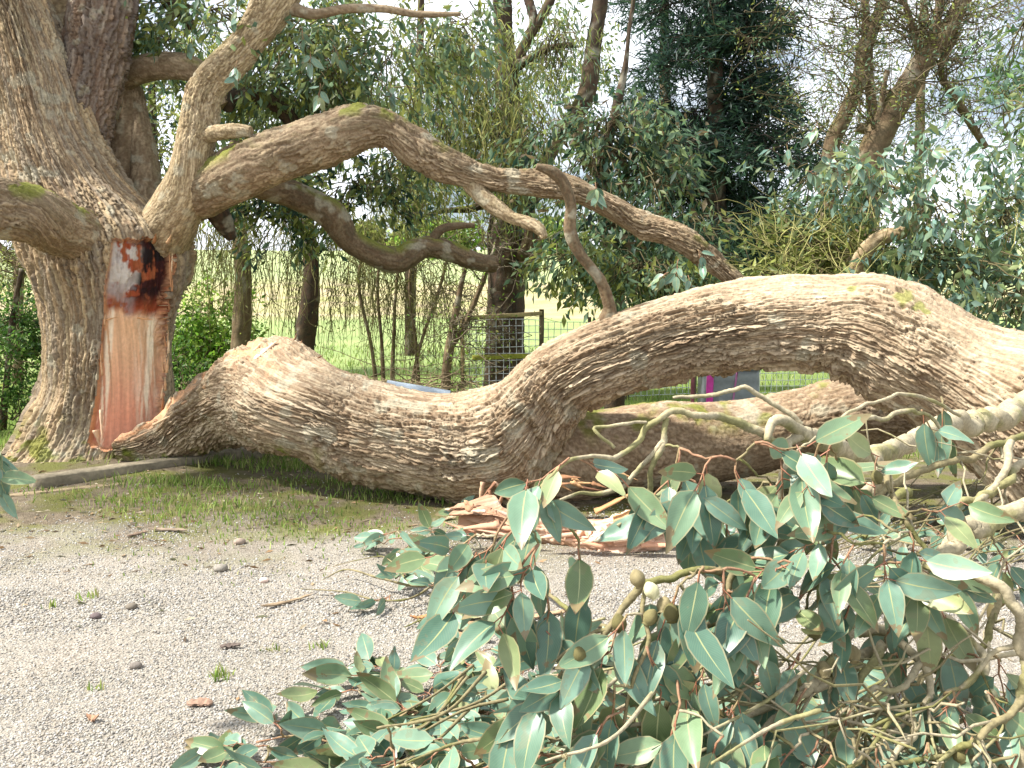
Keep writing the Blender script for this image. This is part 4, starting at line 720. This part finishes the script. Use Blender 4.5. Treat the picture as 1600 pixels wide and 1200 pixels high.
def pebble(px, py, r, col, label, seed):
    import bmesh
    bm = bmesh.new(); bmesh.ops.create_icosphere(bm, subdivisions=2, radius=1); V = np.array([v.co for v in bm.verts]); T = np.array([[v.index for v in f.verts] for f in bm.faces]); bm.free()
    V = V * (.8 + .4 * fbm(V * 1.6 + seed, seed, 2))[:, None] * np.array([1.1, .9, .62]) * r; c = gp(px, py); V = V + c + [0, 0, r * .4 + float(zg(np.array(c[0]), np.array(c[1])))]
    o = add('pebble', V, T, M_STONE, None, np.tile(lin(*col), (len(V), 1)), base=c); tag(o, label, 'pebble', 'larger pebbles on the gravel')
for i, q in enumerate([(206, 951, .028, (112, 104, 92), 'round grey-brown pebble on gravel left of the centre'), (150, 965, .026, (104, 92, 90), 'dark flat pebble left of the round grey-brown pebble'), (212, 1042, .024, (116, 108, 100), 'small round pebble on bare gravel at lower left'), (374, 848, .036, (148, 132, 118), 'pale brown pebble among the weeds'), (412, 906, .026, (214, 190, 176), 'pinkish white pebble at the edge of the gravel'), (345, 890, .04, (132, 126, 116), 'flat grey stone at the edge of the weeds')]): pebble(*q, 80 + i)

def litter():
    n = 2600; y = 3.0 + 6.2 * rng.random(n) ** .8; x = (rng.random(n) * 1.2 - .62) * y; dens = .12 + .88 * sst(4.6, 6.2, y); k = rng.random(n) < dens; x, y = x[k], y[k]; n = len(x)
    P = np.stack([x, y, zg(x, y) + .006], -1); a = rng.random(n) * 6.28; D = np.stack([np.cos(a), np.sin(a), rng.normal(0, .12, n)], -1); V, T, c = leaf_cloud(P, D, .055, .34, [(120, 96, 70), (150, 122, 90), (96, 80, 62), (168, 146, 116), (84, 84, 60), (190, 176, 150)], 77, .1)
    V[:, 2] = np.maximum(V[:, 2], np.repeat(zg(x, y), 4) + .004); o = add('leaf_litter', V, T, M_GRASS, None, c, False); tag(o, 'dry leaf and bark crumbs strewn over the soil', 'leaf litter', kind='stuff')
litter()
# ---------------------------------------------------------------- gum leaves, twigs, gumnuts
def leaf_mesh(seed):
    r = random.Random(seed); nu, nvv = 7, 5; w = r.uniform(.215, .285); bend = r.uniform(.03, .42) * r.choice((1, 1, -1)); fold = r.uniform(.03, .45); tw = r.uniform(-.6, .6); side = r.uniform(-.14, .14); wav = r.uniform(0, .035)
    V, uv = [], []
    for i in range(nu):
        u = i / (nu - 1); pw = (math.sin(math.pi * min(1, u ** .78)) ** .8) * (1 - .22 * u); pw = max(pw, .03 if i else .05)
        for j in range(nvv):
            v = j / (nvv - 1) * 2 - 1; y = v * w * pw; z = -bend * u * u + fold * abs(y) + wav * math.sin(u * 9 + v * 2 + seed) * abs(v); a = tw * u; yy = y * math.cos(a) - z * math.sin(a) * .3; zz = z + y * math.sin(a)
            V.append((u, yy + side * u * u, zz)); uv.append((u, v))
    Fc = [(i * nvv + j, (i + 1) * nvv + j, (i + 1) * nvv + j + 1, i * nvv + j + 1) for i in range(nu - 1) for j in range(nvv - 1)]
    b = len(V)
    for x, z in ((-.17, .035), (0.02, 0.002)):
        V += [(x, -.011, z), (x, .011, z), (x, 0, z + .018)]; uv += [(-1, 0)] * 3
    Fc += [(b, b + 3, b + 4, b + 1), (b + 1, b + 4, b + 5, b + 2), (b + 2, b + 5, b + 3, b)]
    return make_mesh('gum_leaf', np.array(V), np.array(Fc), M_LEAF, uv=np.array(uv))
LEAVES = [leaf_mesh(200 + i) for i in range(28)]
def nut_mesh(seed):
    prof = [(0, -.14), (.16, -.08), (.36, .1), (.5, .38), (.5, .66), (.36, .92), (.27, 1.02), (.33, 1.10), (.26, 1.12), (.12, .95), (0, .93)]; k = 9; V = []
    for r_, z in prof:
        for j in range(k): a = j / k * 6.283; q = r_ * (1 + .10 * (hsh(j, int(z * 100), seed)[0] - .5)); V.append((q * math.cos(a), q * math.sin(a), z))
    V = np.array(V); c = [lin(124, 116, 78), lin(142, 130, 96), lin(104, 98, 62), lin(196, 190, 150)][seed % 4]
    return make_mesh('gumnut', V, grid_faces(len(prof), k), M_STONE, np.tile(c, (len(V), 1)) * (.75 + .5 * hsh(np.arange(len(V)), seed))[:, None])
NUTS = [nut_mesh(i) for i in range(4)]
CAMP = np.array([0, 0, CAMH])
def frame_mat(P, X, Nn, s):
    X = nrm(X); Y = nrm(np.cross(Nn, X)); Z = np.cross(X, Y); m = Matrix.Identity(4)
    for i in range(3): m[i][0], m[i][1], m[i][2], m[i][3] = float(X[i] * s), float(Y[i] * s), float(Z[i] * s), float(P[i])
    return m
def put_leaf(parent, P, X, rr, size=.14, face=.5):
    P = np.asarray(P, float); s = size * rr.uniform(.72, 1.2); N_ = nrm(CAMP - P) * face * 1.5 + np.array([0, 0, .35]) + np.array([rr.gauss(0, .36) for _ in range(3)])
    tip = P + nrm(X) * s
    if tip[2] < .03: X = np.asarray(X, float).copy(); X = nrm(X) ; X[2] = max(X[2], (.03 - P[2]) / s)
    return inst('leaf', rr.choice(LEAVES), frame_mat(P + nrm(X) * s * .16, X, N_, s), parent)
def twig_col(V, seed, tone=0):
    a, b, c = [(lin(178, 166, 136), lin(146, 136, 112), lin(124, 122, 72)), (lin(140, 128, 96), lin(118, 110, 80), lin(108, 110, 58)), (lin(150, 108, 86), lin(146, 120, 92), lin(136, 124, 88))][tone]
    n = fbm(V * 14, seed, 3)[:, None]; m = sst(.52, .66, fbm(V * 9, seed + 4, 2))[:, None]; return (a * n + b * (1 - n)) * (1 - m * .7) + c * m * .7
STEMS = {}
def twig(parent, P, r0, r1, seed, tone=0, name='twig', sides=6):
    P = np.asarray(P, float); P[:, 2] = np.maximum(P[:, 2], r1 + .004)
    if name in ('stem', 'twig') and parent: STEMS[parent.name] = np.concatenate([STEMS.get(parent.name, np.zeros((0, 3))), P])
    V, Fc = tubes([(P, r0, r1)], sides); V = V + (hsh(np.arange(len(V)), seed)[:, None] - .5) * r0 * .35
    return add(name, V, [Fc, cap_faces(len(P), sides)], M_TWIG, parent, twig_col(V, seed, tone))
def stem(parent, pts, seed, tone=0, name='stem', sides=9, M=None):
    S = spline([np.r_[at(*p[:3]), p[3] * p[2] / F] for p in pts], M or 16 * len(pts)); C_, r = S[:, :3], np.maximum(S[:, 3], .002)
    kk = np.stack([fbm(C_ * 13, seed + 31 * q, 2) - .5 for q in (1, 2, 3)], -1); env = np.sin(np.linspace(0, np.pi, len(C_)))[:, None] ** .4; C_ = C_ + kk * env * np.minimum(.05, .012 + r[:, None] * 1.3) * 1.8; STEMS[parent.name] = np.concatenate([STEMS.get(parent.name, np.zeros((0, 3))), C_]); C_[:, 2] = np.maximum(C_[:, 2], r + .004)
    a, b = frames(C_); ph = np.arange(sides) / sides * 6.283; D_ = (a[:, None] * np.cos(ph)[None, :, None] + b[:, None] * np.sin(ph)[None, :, None]); V = C_[:, None] + D_ * r[:, None, None]; V = V + D_ * (r[:, None] * (.5 * (fbm(V * 16 + seed, seed, 3) - .5) + .25 * (hsh(np.arange(len(C_))[:, None], np.arange(sides)[None], seed) - .5)))[..., None]; V = V.reshape(-1, 3)
    add(name, V, [grid_faces(len(C_), sides), cap_faces(len(C_), sides)], M_TWIG, parent, twig_col(V, seed, tone)); return C_
def sprig(parent, P, D, n, rr, size=.14, L=.16, droop=.6, face=.5, nuts=0, tone=2):
    """a short twig whose leaves come alternately and crowd towards the tip"""
    P = np.asarray(P, float); D = nrm(np.asarray(D, float)); E = P + D * L
    if parent.name in STEMS:
        A_ = STEMS[parent.name]; dd = np.linalg.norm(A_ - P, axis=1); j = int(dd.argmin())
        if .03 < dd[j] < .6: twig(parent, wiggle(A_[j], P, 7, .13, -.05, rr), .0042, .0032, rr.randrange(9999), rr.choice((0, 1, 2)), 'twig', 5)
    X = wiggle(P, E, 6, .10, .03, rr); twig(parent, X, .0034, .0018, rr.randrange(9999), tone, 'twiglet', 4)
    S0 = nrm(np.cross(D, np.array([rr.gauss(0, .3), rr.gauss(0, .3), 1.])))
    for i in range(n):
        t = .25 + .75 * i / max(1, n - 1); q = X[min(5, int(t * 5))]; sgn = 1 if i % 2 else -1; az = rr.uniform(.35, 1.15)
        d = D * math.cos(az) + S0 * sgn * math.sin(az) + np.array([0, 0, -1]) * droop * rr.uniform(.0, 1.2) + np.array([rr.gauss(0, .36) for _ in range(3)]); put_leaf(parent, q, d, rr, size, face)
    for i in range(nuts):
        q = X[rr.randrange(1, 5)] + np.array([rr.gauss(0, .02), rr.gauss(0, .02), -.02]); z = nrm(np.array([rr.gauss(0, .5), rr.gauss(0, .5) - .2, -1.])); q[2] = max(q[2], .05); inst('gumnut', rr.choice(NUTS), frame_mat(q, nrm(np.cross(z, [.3, .9, .1])), z, rr.uniform(.030, .038)), parent)
def pxdir(px, py, Y, dx, dy, dY=0.): return at(px + dx, py + dy, Y + dY) - at(px, py, Y)
def along(C_, f): return C_[min(len(C_) - 1, int(f * (len(C_) - 1)))]

# pale branch that grows out of the fallen limb and carries the hanging leaves (part of the limb)
rr = random.Random(41)
A0 = stem(fall, [(1650, 585, 5.35, 20), (1592, 640, 5.0, 18), (1540, 657, 4.6, 16), (1470, 668, 4.0, 15), (1400, 702, 3.5, 14), (1345, 710, 3.1, 13), (1290, 690, 2.8, 14), (1240, 668, 2.65, 10), (1208, 656, 2.6, 8), (1198, 690, 2.55, 5)], 601, 0, 'pale_branch', 12)
A0o = bpy.data.objects['pale_branch']
for i, pts in enumerate([[(1262, 676, 2.7, 10), (1230, 690, 2.62, 8), (1140, 655, 2.55, 7), (1080, 650, 2.5, 6), (1040, 652, 2.48, 5.5), (1000, 692, 2.45, 5), (960, 716, 2.4, 4.5), (905, 716, 2.35, 3.5), (862, 742, 2.3, 3), (820, 790, 2.28, 2)], [(1042, 652, 2.48, 5), (1034, 700, 2.46, 5), (1014, 745, 2.45, 4.5), (1004, 800, 2.45, 4), (965, 822, 2.4, 3)], [(1035, 690, 2.46, 4), (985, 745, 2.46, 4), (940, 768, 2.45, 4), (900, 770, 2.4, 3), (850, 790, 2.3, 2.5)],
                         [(1252, 664, 2.9, 5), (1225, 640, 2.9, 4.5), (1180, 610, 2.9, 4.5), (1160, 604, 2.9, 4), (1120, 618, 2.9, 3.5), (1052, 622, 2.9, 2.5)], [(960, 700, 2.42, 3), (930, 668, 2.42, 3), (975, 664, 2.45, 3), (1010, 660, 2.47, 2.5)], [(1300, 690, 2.85, 5), (1340, 660, 3.0, 4), (1400, 645, 3.1, 4), (1450, 650, 3.2, 3), (1480, 690, 3.2, 3)], [(1330, 690, 3.0, 4), (1310, 660, 3.0, 3), (1370, 625, 3.1, 3), (1440, 620, 3.2, 3), (1500, 650, 3.3, 2.5)], [(1230, 690, 2.62, 7), (1225, 760, 2.6, 7), (1200, 800, 2.6, 6), (1170, 860, 2.55, 6)], [(1360, 712, 3.2, 10), (1375, 745, 3.15, 11), (1350, 770, 3.1, 9)]]):
    stem(A0o, pts, 610 + i, 0, 'twig', 6)
for q in [(890, 715, 2.32, -70, 40, 5), (850, 752, 2.3, -25, 80, 6), (772, 850, 2.25, -60, 45, 6), (842, 850, 2.22, -30, 80, 6), (905, 845, 2.3, 10, 80, 4), (805, 900, 2.2, -20, 60, 5), (745, 835, 2.3, -60, 30, 4), (905, 716, 2.36, 60, 30, 4),
          (1062, 700, 2.42, 0, 90, 5), (1112, 715, 2.36, -40, 80, 6), (1150, 720, 2.36, 25, 90, 6), (1055, 735, 2.42, -45, 70, 4), (1180, 692, 2.32, 70, 5, 5), (1245, 705, 2.32, 20, 60, 5), (1300, 690, 2.42, -15, 50, 5), (1205, 755, 2.42, -25, 90, 6), (1160, 780, 2.5, 0, 100, 5), (1440, 640, 3.2, 20, 40, 3), (1470, 620, 3.3, 10, 50, 3), (800, 830, 2.25, -50, 60, 6), (760, 880, 2.25, -40, 60, 5), (850, 920, 2.2, 0, 60, 5), (1090, 760, 2.4, -10, 90, 6), (1130, 790, 2.45, 10, 80, 5), (1220, 720, 2.35, 0, 80, 6), (1270, 740, 2.4, 10, 70, 5), (1310, 720, 2.5, 40, 50, 5)]:
    sprig(A0o, at(*q[:3]), pxdir(*q[:5], rr.uniform(-.08, .04)), q[5], rr, .153, .13, .5, .8)
def fallen(label, px, py, name='fallen_branch'): return empty(name, gp(px, py), label, 'fallen branch', 'broken leafy branches on the ground')
# mossy stem with gumnuts
rr = random.Random(42); b = fallen('mossy stem hung with round gumnuts slanting across the middle foreground', 1000, 1150)
E1 = stem(b, [(1420, 770, 2.75, 7), (1330, 800, 2.6, 7), (1240, 840, 2.45, 6), (1195, 868, 2.35, 6), (1145, 880, 2.28, 6), (1060, 902, 2.22, 6.5), (1010, 912, 2.2, 6.5), (975, 950, 2.18, 6), (950, 985, 2.16, 5.5), (905, 1040, 2.15, 5), (860, 1075, 2.14, 4.5), (800, 1112, 2.14, 3.5)], 630, 1)
for i, pts in enumerate([[(1010, 912, 2.2, 4), (1000, 960, 2.15, 4), (1010, 1010, 2.12, 4), (985, 1060, 2.1, 3.5), (975, 1130, 2.1, 3)], [(1150, 880, 2.28, 6), (1120, 960, 2.25, 7), (1080, 1000, 2.25, 7), (1050, 1040, 2.25, 7), (1040, 1110, 2.2, 5)], [(1190, 870, 2.35, 6), (1170, 920, 2.35, 6), (1130, 965, 2.35, 6), (1090, 1010, 2.3, 5), (1060, 1060, 2.3, 4)], [(950, 985, 2.16, 4), (900, 1000, 2.15, 3), (860, 1040, 2.15, 2.5)]]): stem(b, pts, 640 + i, 1, 'twig', 6)
for q in [(1100, 885, 2.1, -50, 110, 5), (1130, 890, 2.12, 0, 120, 6), (1060, 915, 2.15, -40, 100, 5), (1240, 880, 2.2, -110, 20, 6), (1180, 900, 2.15, -40, 120, 6), (980, 960, 2.12, -50, 90, 5), (1010, 1010, 2.1, 30, 90, 5), (900, 1050, 2.1, -60, 60, 6), (960, 1070, 2.08, 10, 80, 5), (860, 1080, 2.1, -60, 50, 5), (1040, 1060, 2.15, 40, 60, 4), (1150, 930, 2.2, 10, 100, 5), (1200, 960, 2.25, -20, 80, 5), (1080, 960, 2.15, 20, 80, 5), (930, 1000, 2.12, -40, 60, 5), (1100, 1040, 2.12, -30, 70, 6), (1160, 1080, 2.1, -30, 70, 6), (1060, 1110, 2.05, -20, 60, 6), (950, 1120, 2.05, -30, 50, 6), (1130, 1150, 2.0, -20, 50, 6)]: sprig(b, at(*q[:3]), pxdir(*q[:5]), q[5], rr, .153, .12, .5, .8)
for px, py, Y in [(1012, 912, 2.12), (992, 893, 2.16), (1040, 935, 2.18), (1022, 955, 2.15), (965, 962, 2.15), (1048, 945, 2.15), (1110, 990, 2.2), (1060, 1020, 2.2), (900, 1010, 2.1), (1270, 790, 2.5), (1265, 975, 2.4), (1330, 1010, 2.3), (1285, 1035, 2.3)]:
    z = nrm(np.array([rr.gauss(0, .4), -.3 + rr.gauss(0, .3), -1.])); inst('gumnut', NUTS[3] if (px, py) == (1012, 912) else rr.choice(NUTS[:3]), frame_mat(at(px, py, Y), nrm(np.cross(z, [.3, .9, .1])), z, rr.uniform(.034, .041)), b)
# thick grey stem and its tangle of twigs
rr = random.Random(43); b = fallen('thick grey broken branch with a bare twig tangle at lower right', 1450, 1150)
B1 = stem(b, [(1690, 750, 2.95, 20), (1600, 797, 2.8, 16), (1545, 826, 2.7, 14), (1492, 834, 2.62, 13), (1455, 880, 2.6, 14), (1425, 950, 2.55, 15), (1395, 985, 2.5, 12), (1340, 990, 2.45, 9)], 660, 0, 'stem', 12)
FAN = [[(1395, 985, 2.48, 9), (1345, 985, 2.42, 8), (1320, 1000, 2.38, 7), (1285, 1060, 2.3, 7), (1260, 1090, 2.25, 6), (1210, 1120, 2.2, 6), (1150, 1180, 2.1, 5)], [(1400, 995, 2.48, 9), (1330, 1035, 2.38, 8), (1290, 1068, 2.3, 8), (1200, 1100, 2.25, 7), (1150, 1130, 2.2, 5), (1100, 1200, 2.1, 4)], [(1380, 1005, 2.4, 8), (1365, 1050, 2.32, 7), (1335, 1085, 2.28, 6), (1325, 1150, 2.2, 5), (1300, 1210, 2.1, 4)], [(1400, 990, 2.4, 7), (1440, 1035, 2.3, 7), (1450, 1080, 2.25, 6), (1430, 1130, 2.2, 6), (1400, 1180, 2.1, 5), (1370, 1230, 2.05, 4)],
       [(1440, 1035, 2.3, 6), (1400, 1085, 2.25, 5), (1365, 1080, 2.25, 4), (1335, 1130, 2.2, 3)], [(1425, 1130, 2.2, 5), (1422, 1180, 2.15, 4), (1430, 1240, 2.1, 3)], [(1450, 950, 2.5, 7), (1500, 990, 2.5, 7), (1540, 1030, 2.5, 7), (1530, 1080, 2.4, 5)], [(1600, 1090, 2.15, 7), (1540, 1145, 2.1, 6), (1480, 1175, 2.1, 5), (1380, 1200, 2.05, 4)], [(1590, 1020, 2.3, 5), (1540, 1030, 2.3, 4), (1500, 1080, 2.25, 4), (1440, 1105, 2.2, 3), (1400, 1130, 2.2, 3)], [(1560, 930, 2.7, 6), (1535, 1000, 2.6, 6), (1480, 1030, 2.6, 5), (1460, 1050, 2.5, 4)], [(1640, 700, 3.3, 8), (1560, 760, 3.1, 7), (1500, 800, 3.0, 6), (1470, 870, 2.9, 5)], [(1600, 680, 3.4, 6), (1500, 720, 3.2, 6), (1420, 740, 3.1, 6), (1380, 770, 3.0, 5), (1350, 840, 2.9, 4)], [(1580, 690, 3.2, 6), (1555, 760, 3.1, 6), (1520, 800, 3.0, 5), (1480, 880, 2.8, 4)], [(1385, 745, 2.6, 5), (1400, 790, 2.5, 5), (1440, 840, 2.45, 4), (1470, 900, 2.4, 4), (1465, 930, 2.4, 3)]]
fanC = [stem(b, p, 670 + i, i % 2 if i > 6 else 0, 'twig', 7) for i, p in enumerate(FAN)]
for k in range(130):
    C_ = rr.choice(fanC); q = along(C_, rr.uniform(.15, .95)); d = np.array([rr.gauss(-.06, .12), rr.gauss(-.05, .10), rr.gauss(-.02, .10)]); E = q + d * rr.uniform(.8, 2.0); E[2] = max(E[2], .02); twig(b, wiggle(q, E, 7, .12, .02, rr), rr.uniform(.0035, .006), .002, 700 + k, rr.choice((0, 0, 1)), 'twig', 5)
for q in [(1292, 830, 2.25, -80, 60, 5), (1335, 850, 2.2, -50, 100, 6), (1380, 850, 2.2, 0, 110, 6), (1420, 830, 2.25, 30, 90, 6), (1350, 805, 2.3, -60, 15, 5), (1440, 795, 2.4, 30, -5, 4), (1365, 775, 2.4, 5, -50, 3), (1300, 850, 2.25, -20, 90, 4), (1400, 880, 2.3, 40, 40, 5), (1260, 1075, 2.2, -30, 60, 4), (1330, 1110, 2.15, -40, 60, 4), (1280, 1150, 2.1, -40, 50, 5), (1400, 1020, 2.35, 10, 70, 4), (1490, 1080, 2.2, 20, 60, 5), (1540, 1080, 2.15, 40, 60, 5), (1470, 930, 2.45, 20, 60, 4), (1560, 860, 2.7, 30, 60, 4), (1590, 1180, 2.0, -20, 50, 4), (1450, 1160, 2.1, -20, 60, 4), (1320, 990, 2.35, -30, 60, 4), (1250, 1020, 2.3, -40, 40, 3), (1180, 1040, 2.3, -10, 60, 3), (1500, 1020, 2.4, 10, 50, 3), (1400, 950, 2.4, -20, 70, 3), (1370, 1160, 2.1, 0, 60, 4), (1520, 1150, 2.1, -20, 50, 4), (1460, 860, 2.35, 40, 60, 5), (1340, 920, 2.25, -40, 80, 5), (1270, 920, 2.3, -60, 40, 5), (1430, 900, 2.3, 20, 80, 5), (1300, 1180, 2.05, -30, 40, 5), (1240, 1170, 2.05, -30, 40, 5), (1200, 1140, 2.08, -40, 40, 5), (1560, 1030, 2.25, 10, 60, 4), (1480, 1000, 2.4, -10, 50, 4)]: sprig(b, at(*q[:3]), pxdir(*q[:5]), q[5], rr, .14, .11, .55, .65, nuts=1 if rr.random() < .3 else 0)
rr = random.Random(44); b = fallen('smooth tan twig curving down along the right edge of the picture', 1590, 1200)
stem(b, [(1445, 884, 2.35, 5), (1490, 893, 2.27, 8), (1540, 908, 2.2, 9.5), (1580, 945, 2.18, 10), (1597, 1000, 2.18, 9.5), (1598, 1080, 2.18, 9), (1590, 1180, 2.18, 9), (1570, 1290, 2.2, 8)], 750, 0)
stem(b, [(1598, 1010, 2.18, 5), (1560, 1018, 2.2, 4.5), (1530, 1050, 2.2, 4), (1500, 1075, 2.2, 3)], 751, 0, 'twig', 6)
sprig(b, at(1500, 1080, 2.2), pxdir(1500, 1080, 2.2, -30, 30), 4, rr, .14, .1)
def spray(label, px, py, seed, stems, sprigs, tone=0, size=.14, droop=.35, face=.45, L=.14, nuts=.15, n0=6):
    """branch lying on the ground: stems and sprigs given as (px, py, height above ground ...)"""
    rr = random.Random(seed); b = fallen(label, px, py)
    for i, pts in enumerate(stems):
        P = np.array([gp(p[0], p[1], p[2]) for p in pts]); S = spline(np.c_[P, [p[3] for p in pts]], 10 * len(pts)); twig(b, S[:, :3], S[0, 3], S[-1, 3], seed + i, tone, 'stem' if i == 0 else 'twig', 7)
    for q in sprigs: sprig(b, gp(*q[:3]), gp(q[0] + q[3], q[1] + q[4], q[2] * .8 + .01) - gp(*q[:3]), q[5] if len(q) > 5 else n0, rr, size * (q[6] if len(q) > 6 else 1), L, droop, face, 1 if rr.random() < nuts else 0)
    return b
spray('grey bare spray of twigs with dark leaves lying left of the split log', 640, 930, 800, [[(830, 900, .08, .016), (745, 885, .09, .014), (680, 862, .10, .012), (640, 850, .12, .008)], [(745, 888, .09, .009), (660, 915, .06, .008), (600, 905, .08, .006), (540, 890, .05, .004), (505, 905, .02, .003)], [(680, 912, .06, .007), (640, 935, .05, .006), (590, 938, .04, .005), (540, 925, .03, .004), (470, 920, .02, .002)], [(760, 900, .08, .008), (740, 935, .06, .006), (690, 955, .03, .004), (632, 980, .01, .003)], [(640, 912, .07, .005), (600, 870, .08, .004), (560, 875, .06, .003), (520, 885, .03, .002)], [(830, 905, .08, .01), (900, 960, .05, .012), (960, 985, .02, .012)]],
      [(620, 830, .12, -60, 10), (650, 850, .14, -50, 20), (680, 830, .16, -30, -20), (700, 860, .16, -60, 5), (740, 840, .18, -40, -20), (640, 890, .10, -50, 30), (610, 930, .06, -40, 10, 4), (690, 900, .14, -30, 30), (720, 920, .10, -20, 40), (700, 945, .06, -10, 30, 5), (760, 880, .16, -40, 20), (660, 870, .12, -20, 40), (600, 850, .08, -50, -10, 4), (740, 800, .12, -60, -10, 5), (760, 940, .05, 10, 30, 5)], 1, .145, .3, .35)
spray('leafy spray with serrated green leaf fans lying on gravel, centre left', 600, 1100, 820, [[(820, 1130, .08, .008), (740, 1110, .07, .006), (660, 1100, .06, .005), (590, 1085, .05, .003)], [(760, 1070, .08, .006), (690, 1060, .07, .005), (600, 1060, .05, .003)], [(720, 1115, .06, .006), (640, 1125, .05, .005), (560, 1150, .02, .003)]],
      [(560, 1080, .06, -60, -5, 7, 1.1), (570, 1060, .08, -40, -30, 6, 1.1), (600, 1050, .08, -40, -20), (640, 1060, .09, -50, -15), (650, 1095, .08, -50, 10), (690, 1050, .12, -20, -40), (700, 1090, .10, -40, 20), (740, 1040, .14, -30, -30), (690, 1120, .06, -60, 10), (630, 1130, .05, -50, 10, 5), (760, 1080, .14, -40, 0), (720, 1020, .14, 0, -40, 5), (780, 1050, .16, -10, -30), (740, 1110, .10, -30, 20), (680, 1070, .10, -30, 30)], 2, .15, .25, .4)
spray('small leafy spray at the bottom edge, leftmost of the fallen branches', 430, 1170, 840, [[(640, 1190, .05, .006), (540, 1165, .05, .005), (460, 1150, .04, .004), (400, 1160, .03, .003)], [(520, 1180, .04, .004), (450, 1190, .03, .003), (370, 1190, .02, .002)]],
      [(440, 1140, .08, -20, -40, 6), (480, 1150, .08, 20, -30, 5), (420, 1165, .06, -50, 0, 6), (370, 1175, .06, -50, -15, 6), (350, 1190, .05, -20, 30, 6), (500, 1170, .07, -30, 20, 6), (540, 1150, .10, -40, -20, 6), (560, 1180, .08, -40, 20, 6), (450, 1195, .04, -40, 10, 6), (600, 1185, .08, -40, 0, 6), (520, 1200, .06, -30, 20, 6)], 2, .14, .25, .4)
def pile(label, px, py, seed, n, xr, yr, hmax, ns=5, size=.14, ntw=14, dirb=(-50, 25)):
    rr = random.Random(seed); stems, sp = [], []
    for k in range(n):
        x = rr.uniform(*xr); y = rr.uniform(*yr); f = (y - yr[0]) / (yr[1] - yr[0]); h = rr.uniform(.05, .08 + hmax * f); y2 = y; sp.append((x, y2, h, dirb[0] + rr.gauss(0, 45), dirb[1] + rr.gauss(0, 35), rr.choice((4, 5, 6, 7)), rr.uniform(.85, 1.1)))
    for k in range(ntw):
        x = rr.uniform(*xr); y = rr.uniform(*yr); h = rr.uniform(.05, .08 + hmax * .8); stems.append([(x + 110, y - 60 + rr.uniform(-40, 40), h + .06, .006), (x + 40, y - 20 + rr.uniform(-20, 20), h + .03, .005), (x - 60, y + rr.uniform(-10, 40), h, .003)])
    return spray(label, px, py, seed, stems, sp, rnd.choice((0, 1)), size, .4, .55, .12, .3)
pile('dense leafy branch heap filling the bottom edge left of centre', 750, 1190, 860, 54, (600, 900), (1100, 1215), .40)
pile('dense leafy branch heap at the bottom centre under the mossy stem', 980, 1190, 880, 54, (860, 1180), (1085, 1220), .58)
pile('sparse leafy branch layer under the twig tangle at lower right', 1350, 1190, 900, 53, (1160, 1620), (1060, 1230), .44, ntw=26)
pile('flattened leafy branch on the ground between split log and twig tangle', 1000, 1050, 920, 24, (760, 1130), (1010, 1090), .10, ntw=8)
pile('twiggy green branch lying in the shade under the right end of the limb', 1450, 880, 940, 26, (1290, 1640), (780, 930), .22, ntw=26)
# sprigs of larger leaves on the standing trees
rr = random.Random(45)
for q in [(372, 10, 8.1, -10, 40, 5), (370, 95, 8.0, 0, 25, 6), (470, 40, 8.2, 10, 50, 6), (485, 80, 8.2, 0, 50, 7), (500, 130, 8.2, -5, 40, 5), (440, 20, 8.3, 10, 40, 4), (520, 70, 8.4, 20, 40, 5), (610, 130, 8.6, 0, 50, 5), (740, 70, 8.6, 10, 40, 4), (300, 60, 8.9, -10, 40, 5), (930, 285, 7.7, 5, 50, 8), (1060, 405, 7.4, -5, 40, 6), (1045, 425, 7.4, -30, 20, 5), (1075, 430, 7.4, 10, 30, 5), (1090, 390, 7.5, 10, 30, 4)]: sprig(tree, at(*q[:3]), pxdir(*q[:5]), q[5], rr, .13, .12, 1.0, .5)
th = bpy.data.objects['gum_shrub']
for k in range(34):
    px, py = rr.choice([(1440, 290), (1460, 340), (1380, 260), (1290, 240), (1240, 235), (1500, 440), (1560, 420), (1340, 270)]); px += rr.gauss(0, 25); py += rr.gauss(0, 22); sprig(th, at(px, py, 8.7), pxdir(px, py, 8.7, rr.gauss(0, 30), 40), 6, rr, .13, .12, .9, .5)
b = empty('hanging_branch', at(-40, 640, 3.0), 'hanging twig of blue-green leaves entering at the left edge', 'branch'); rr = random.Random(46)
stem(b, [(-60, 560, 3.1, 4), (-40, 620, 3.05, 4), (-22, 680, 3.0, 3), (-15, 720, 3.0, 2)], 990, 2, 'twig', 6)
for q in [(-22, 650, 3, 10, 40, 4), (-18, 690, 3, 14, 40, 5), (-16, 730, 3, 14, 30, 4)]: sprig(b, at(*q[:3]), pxdir(*q[:5]), q[5], rr, .12, .08, .9, .6)
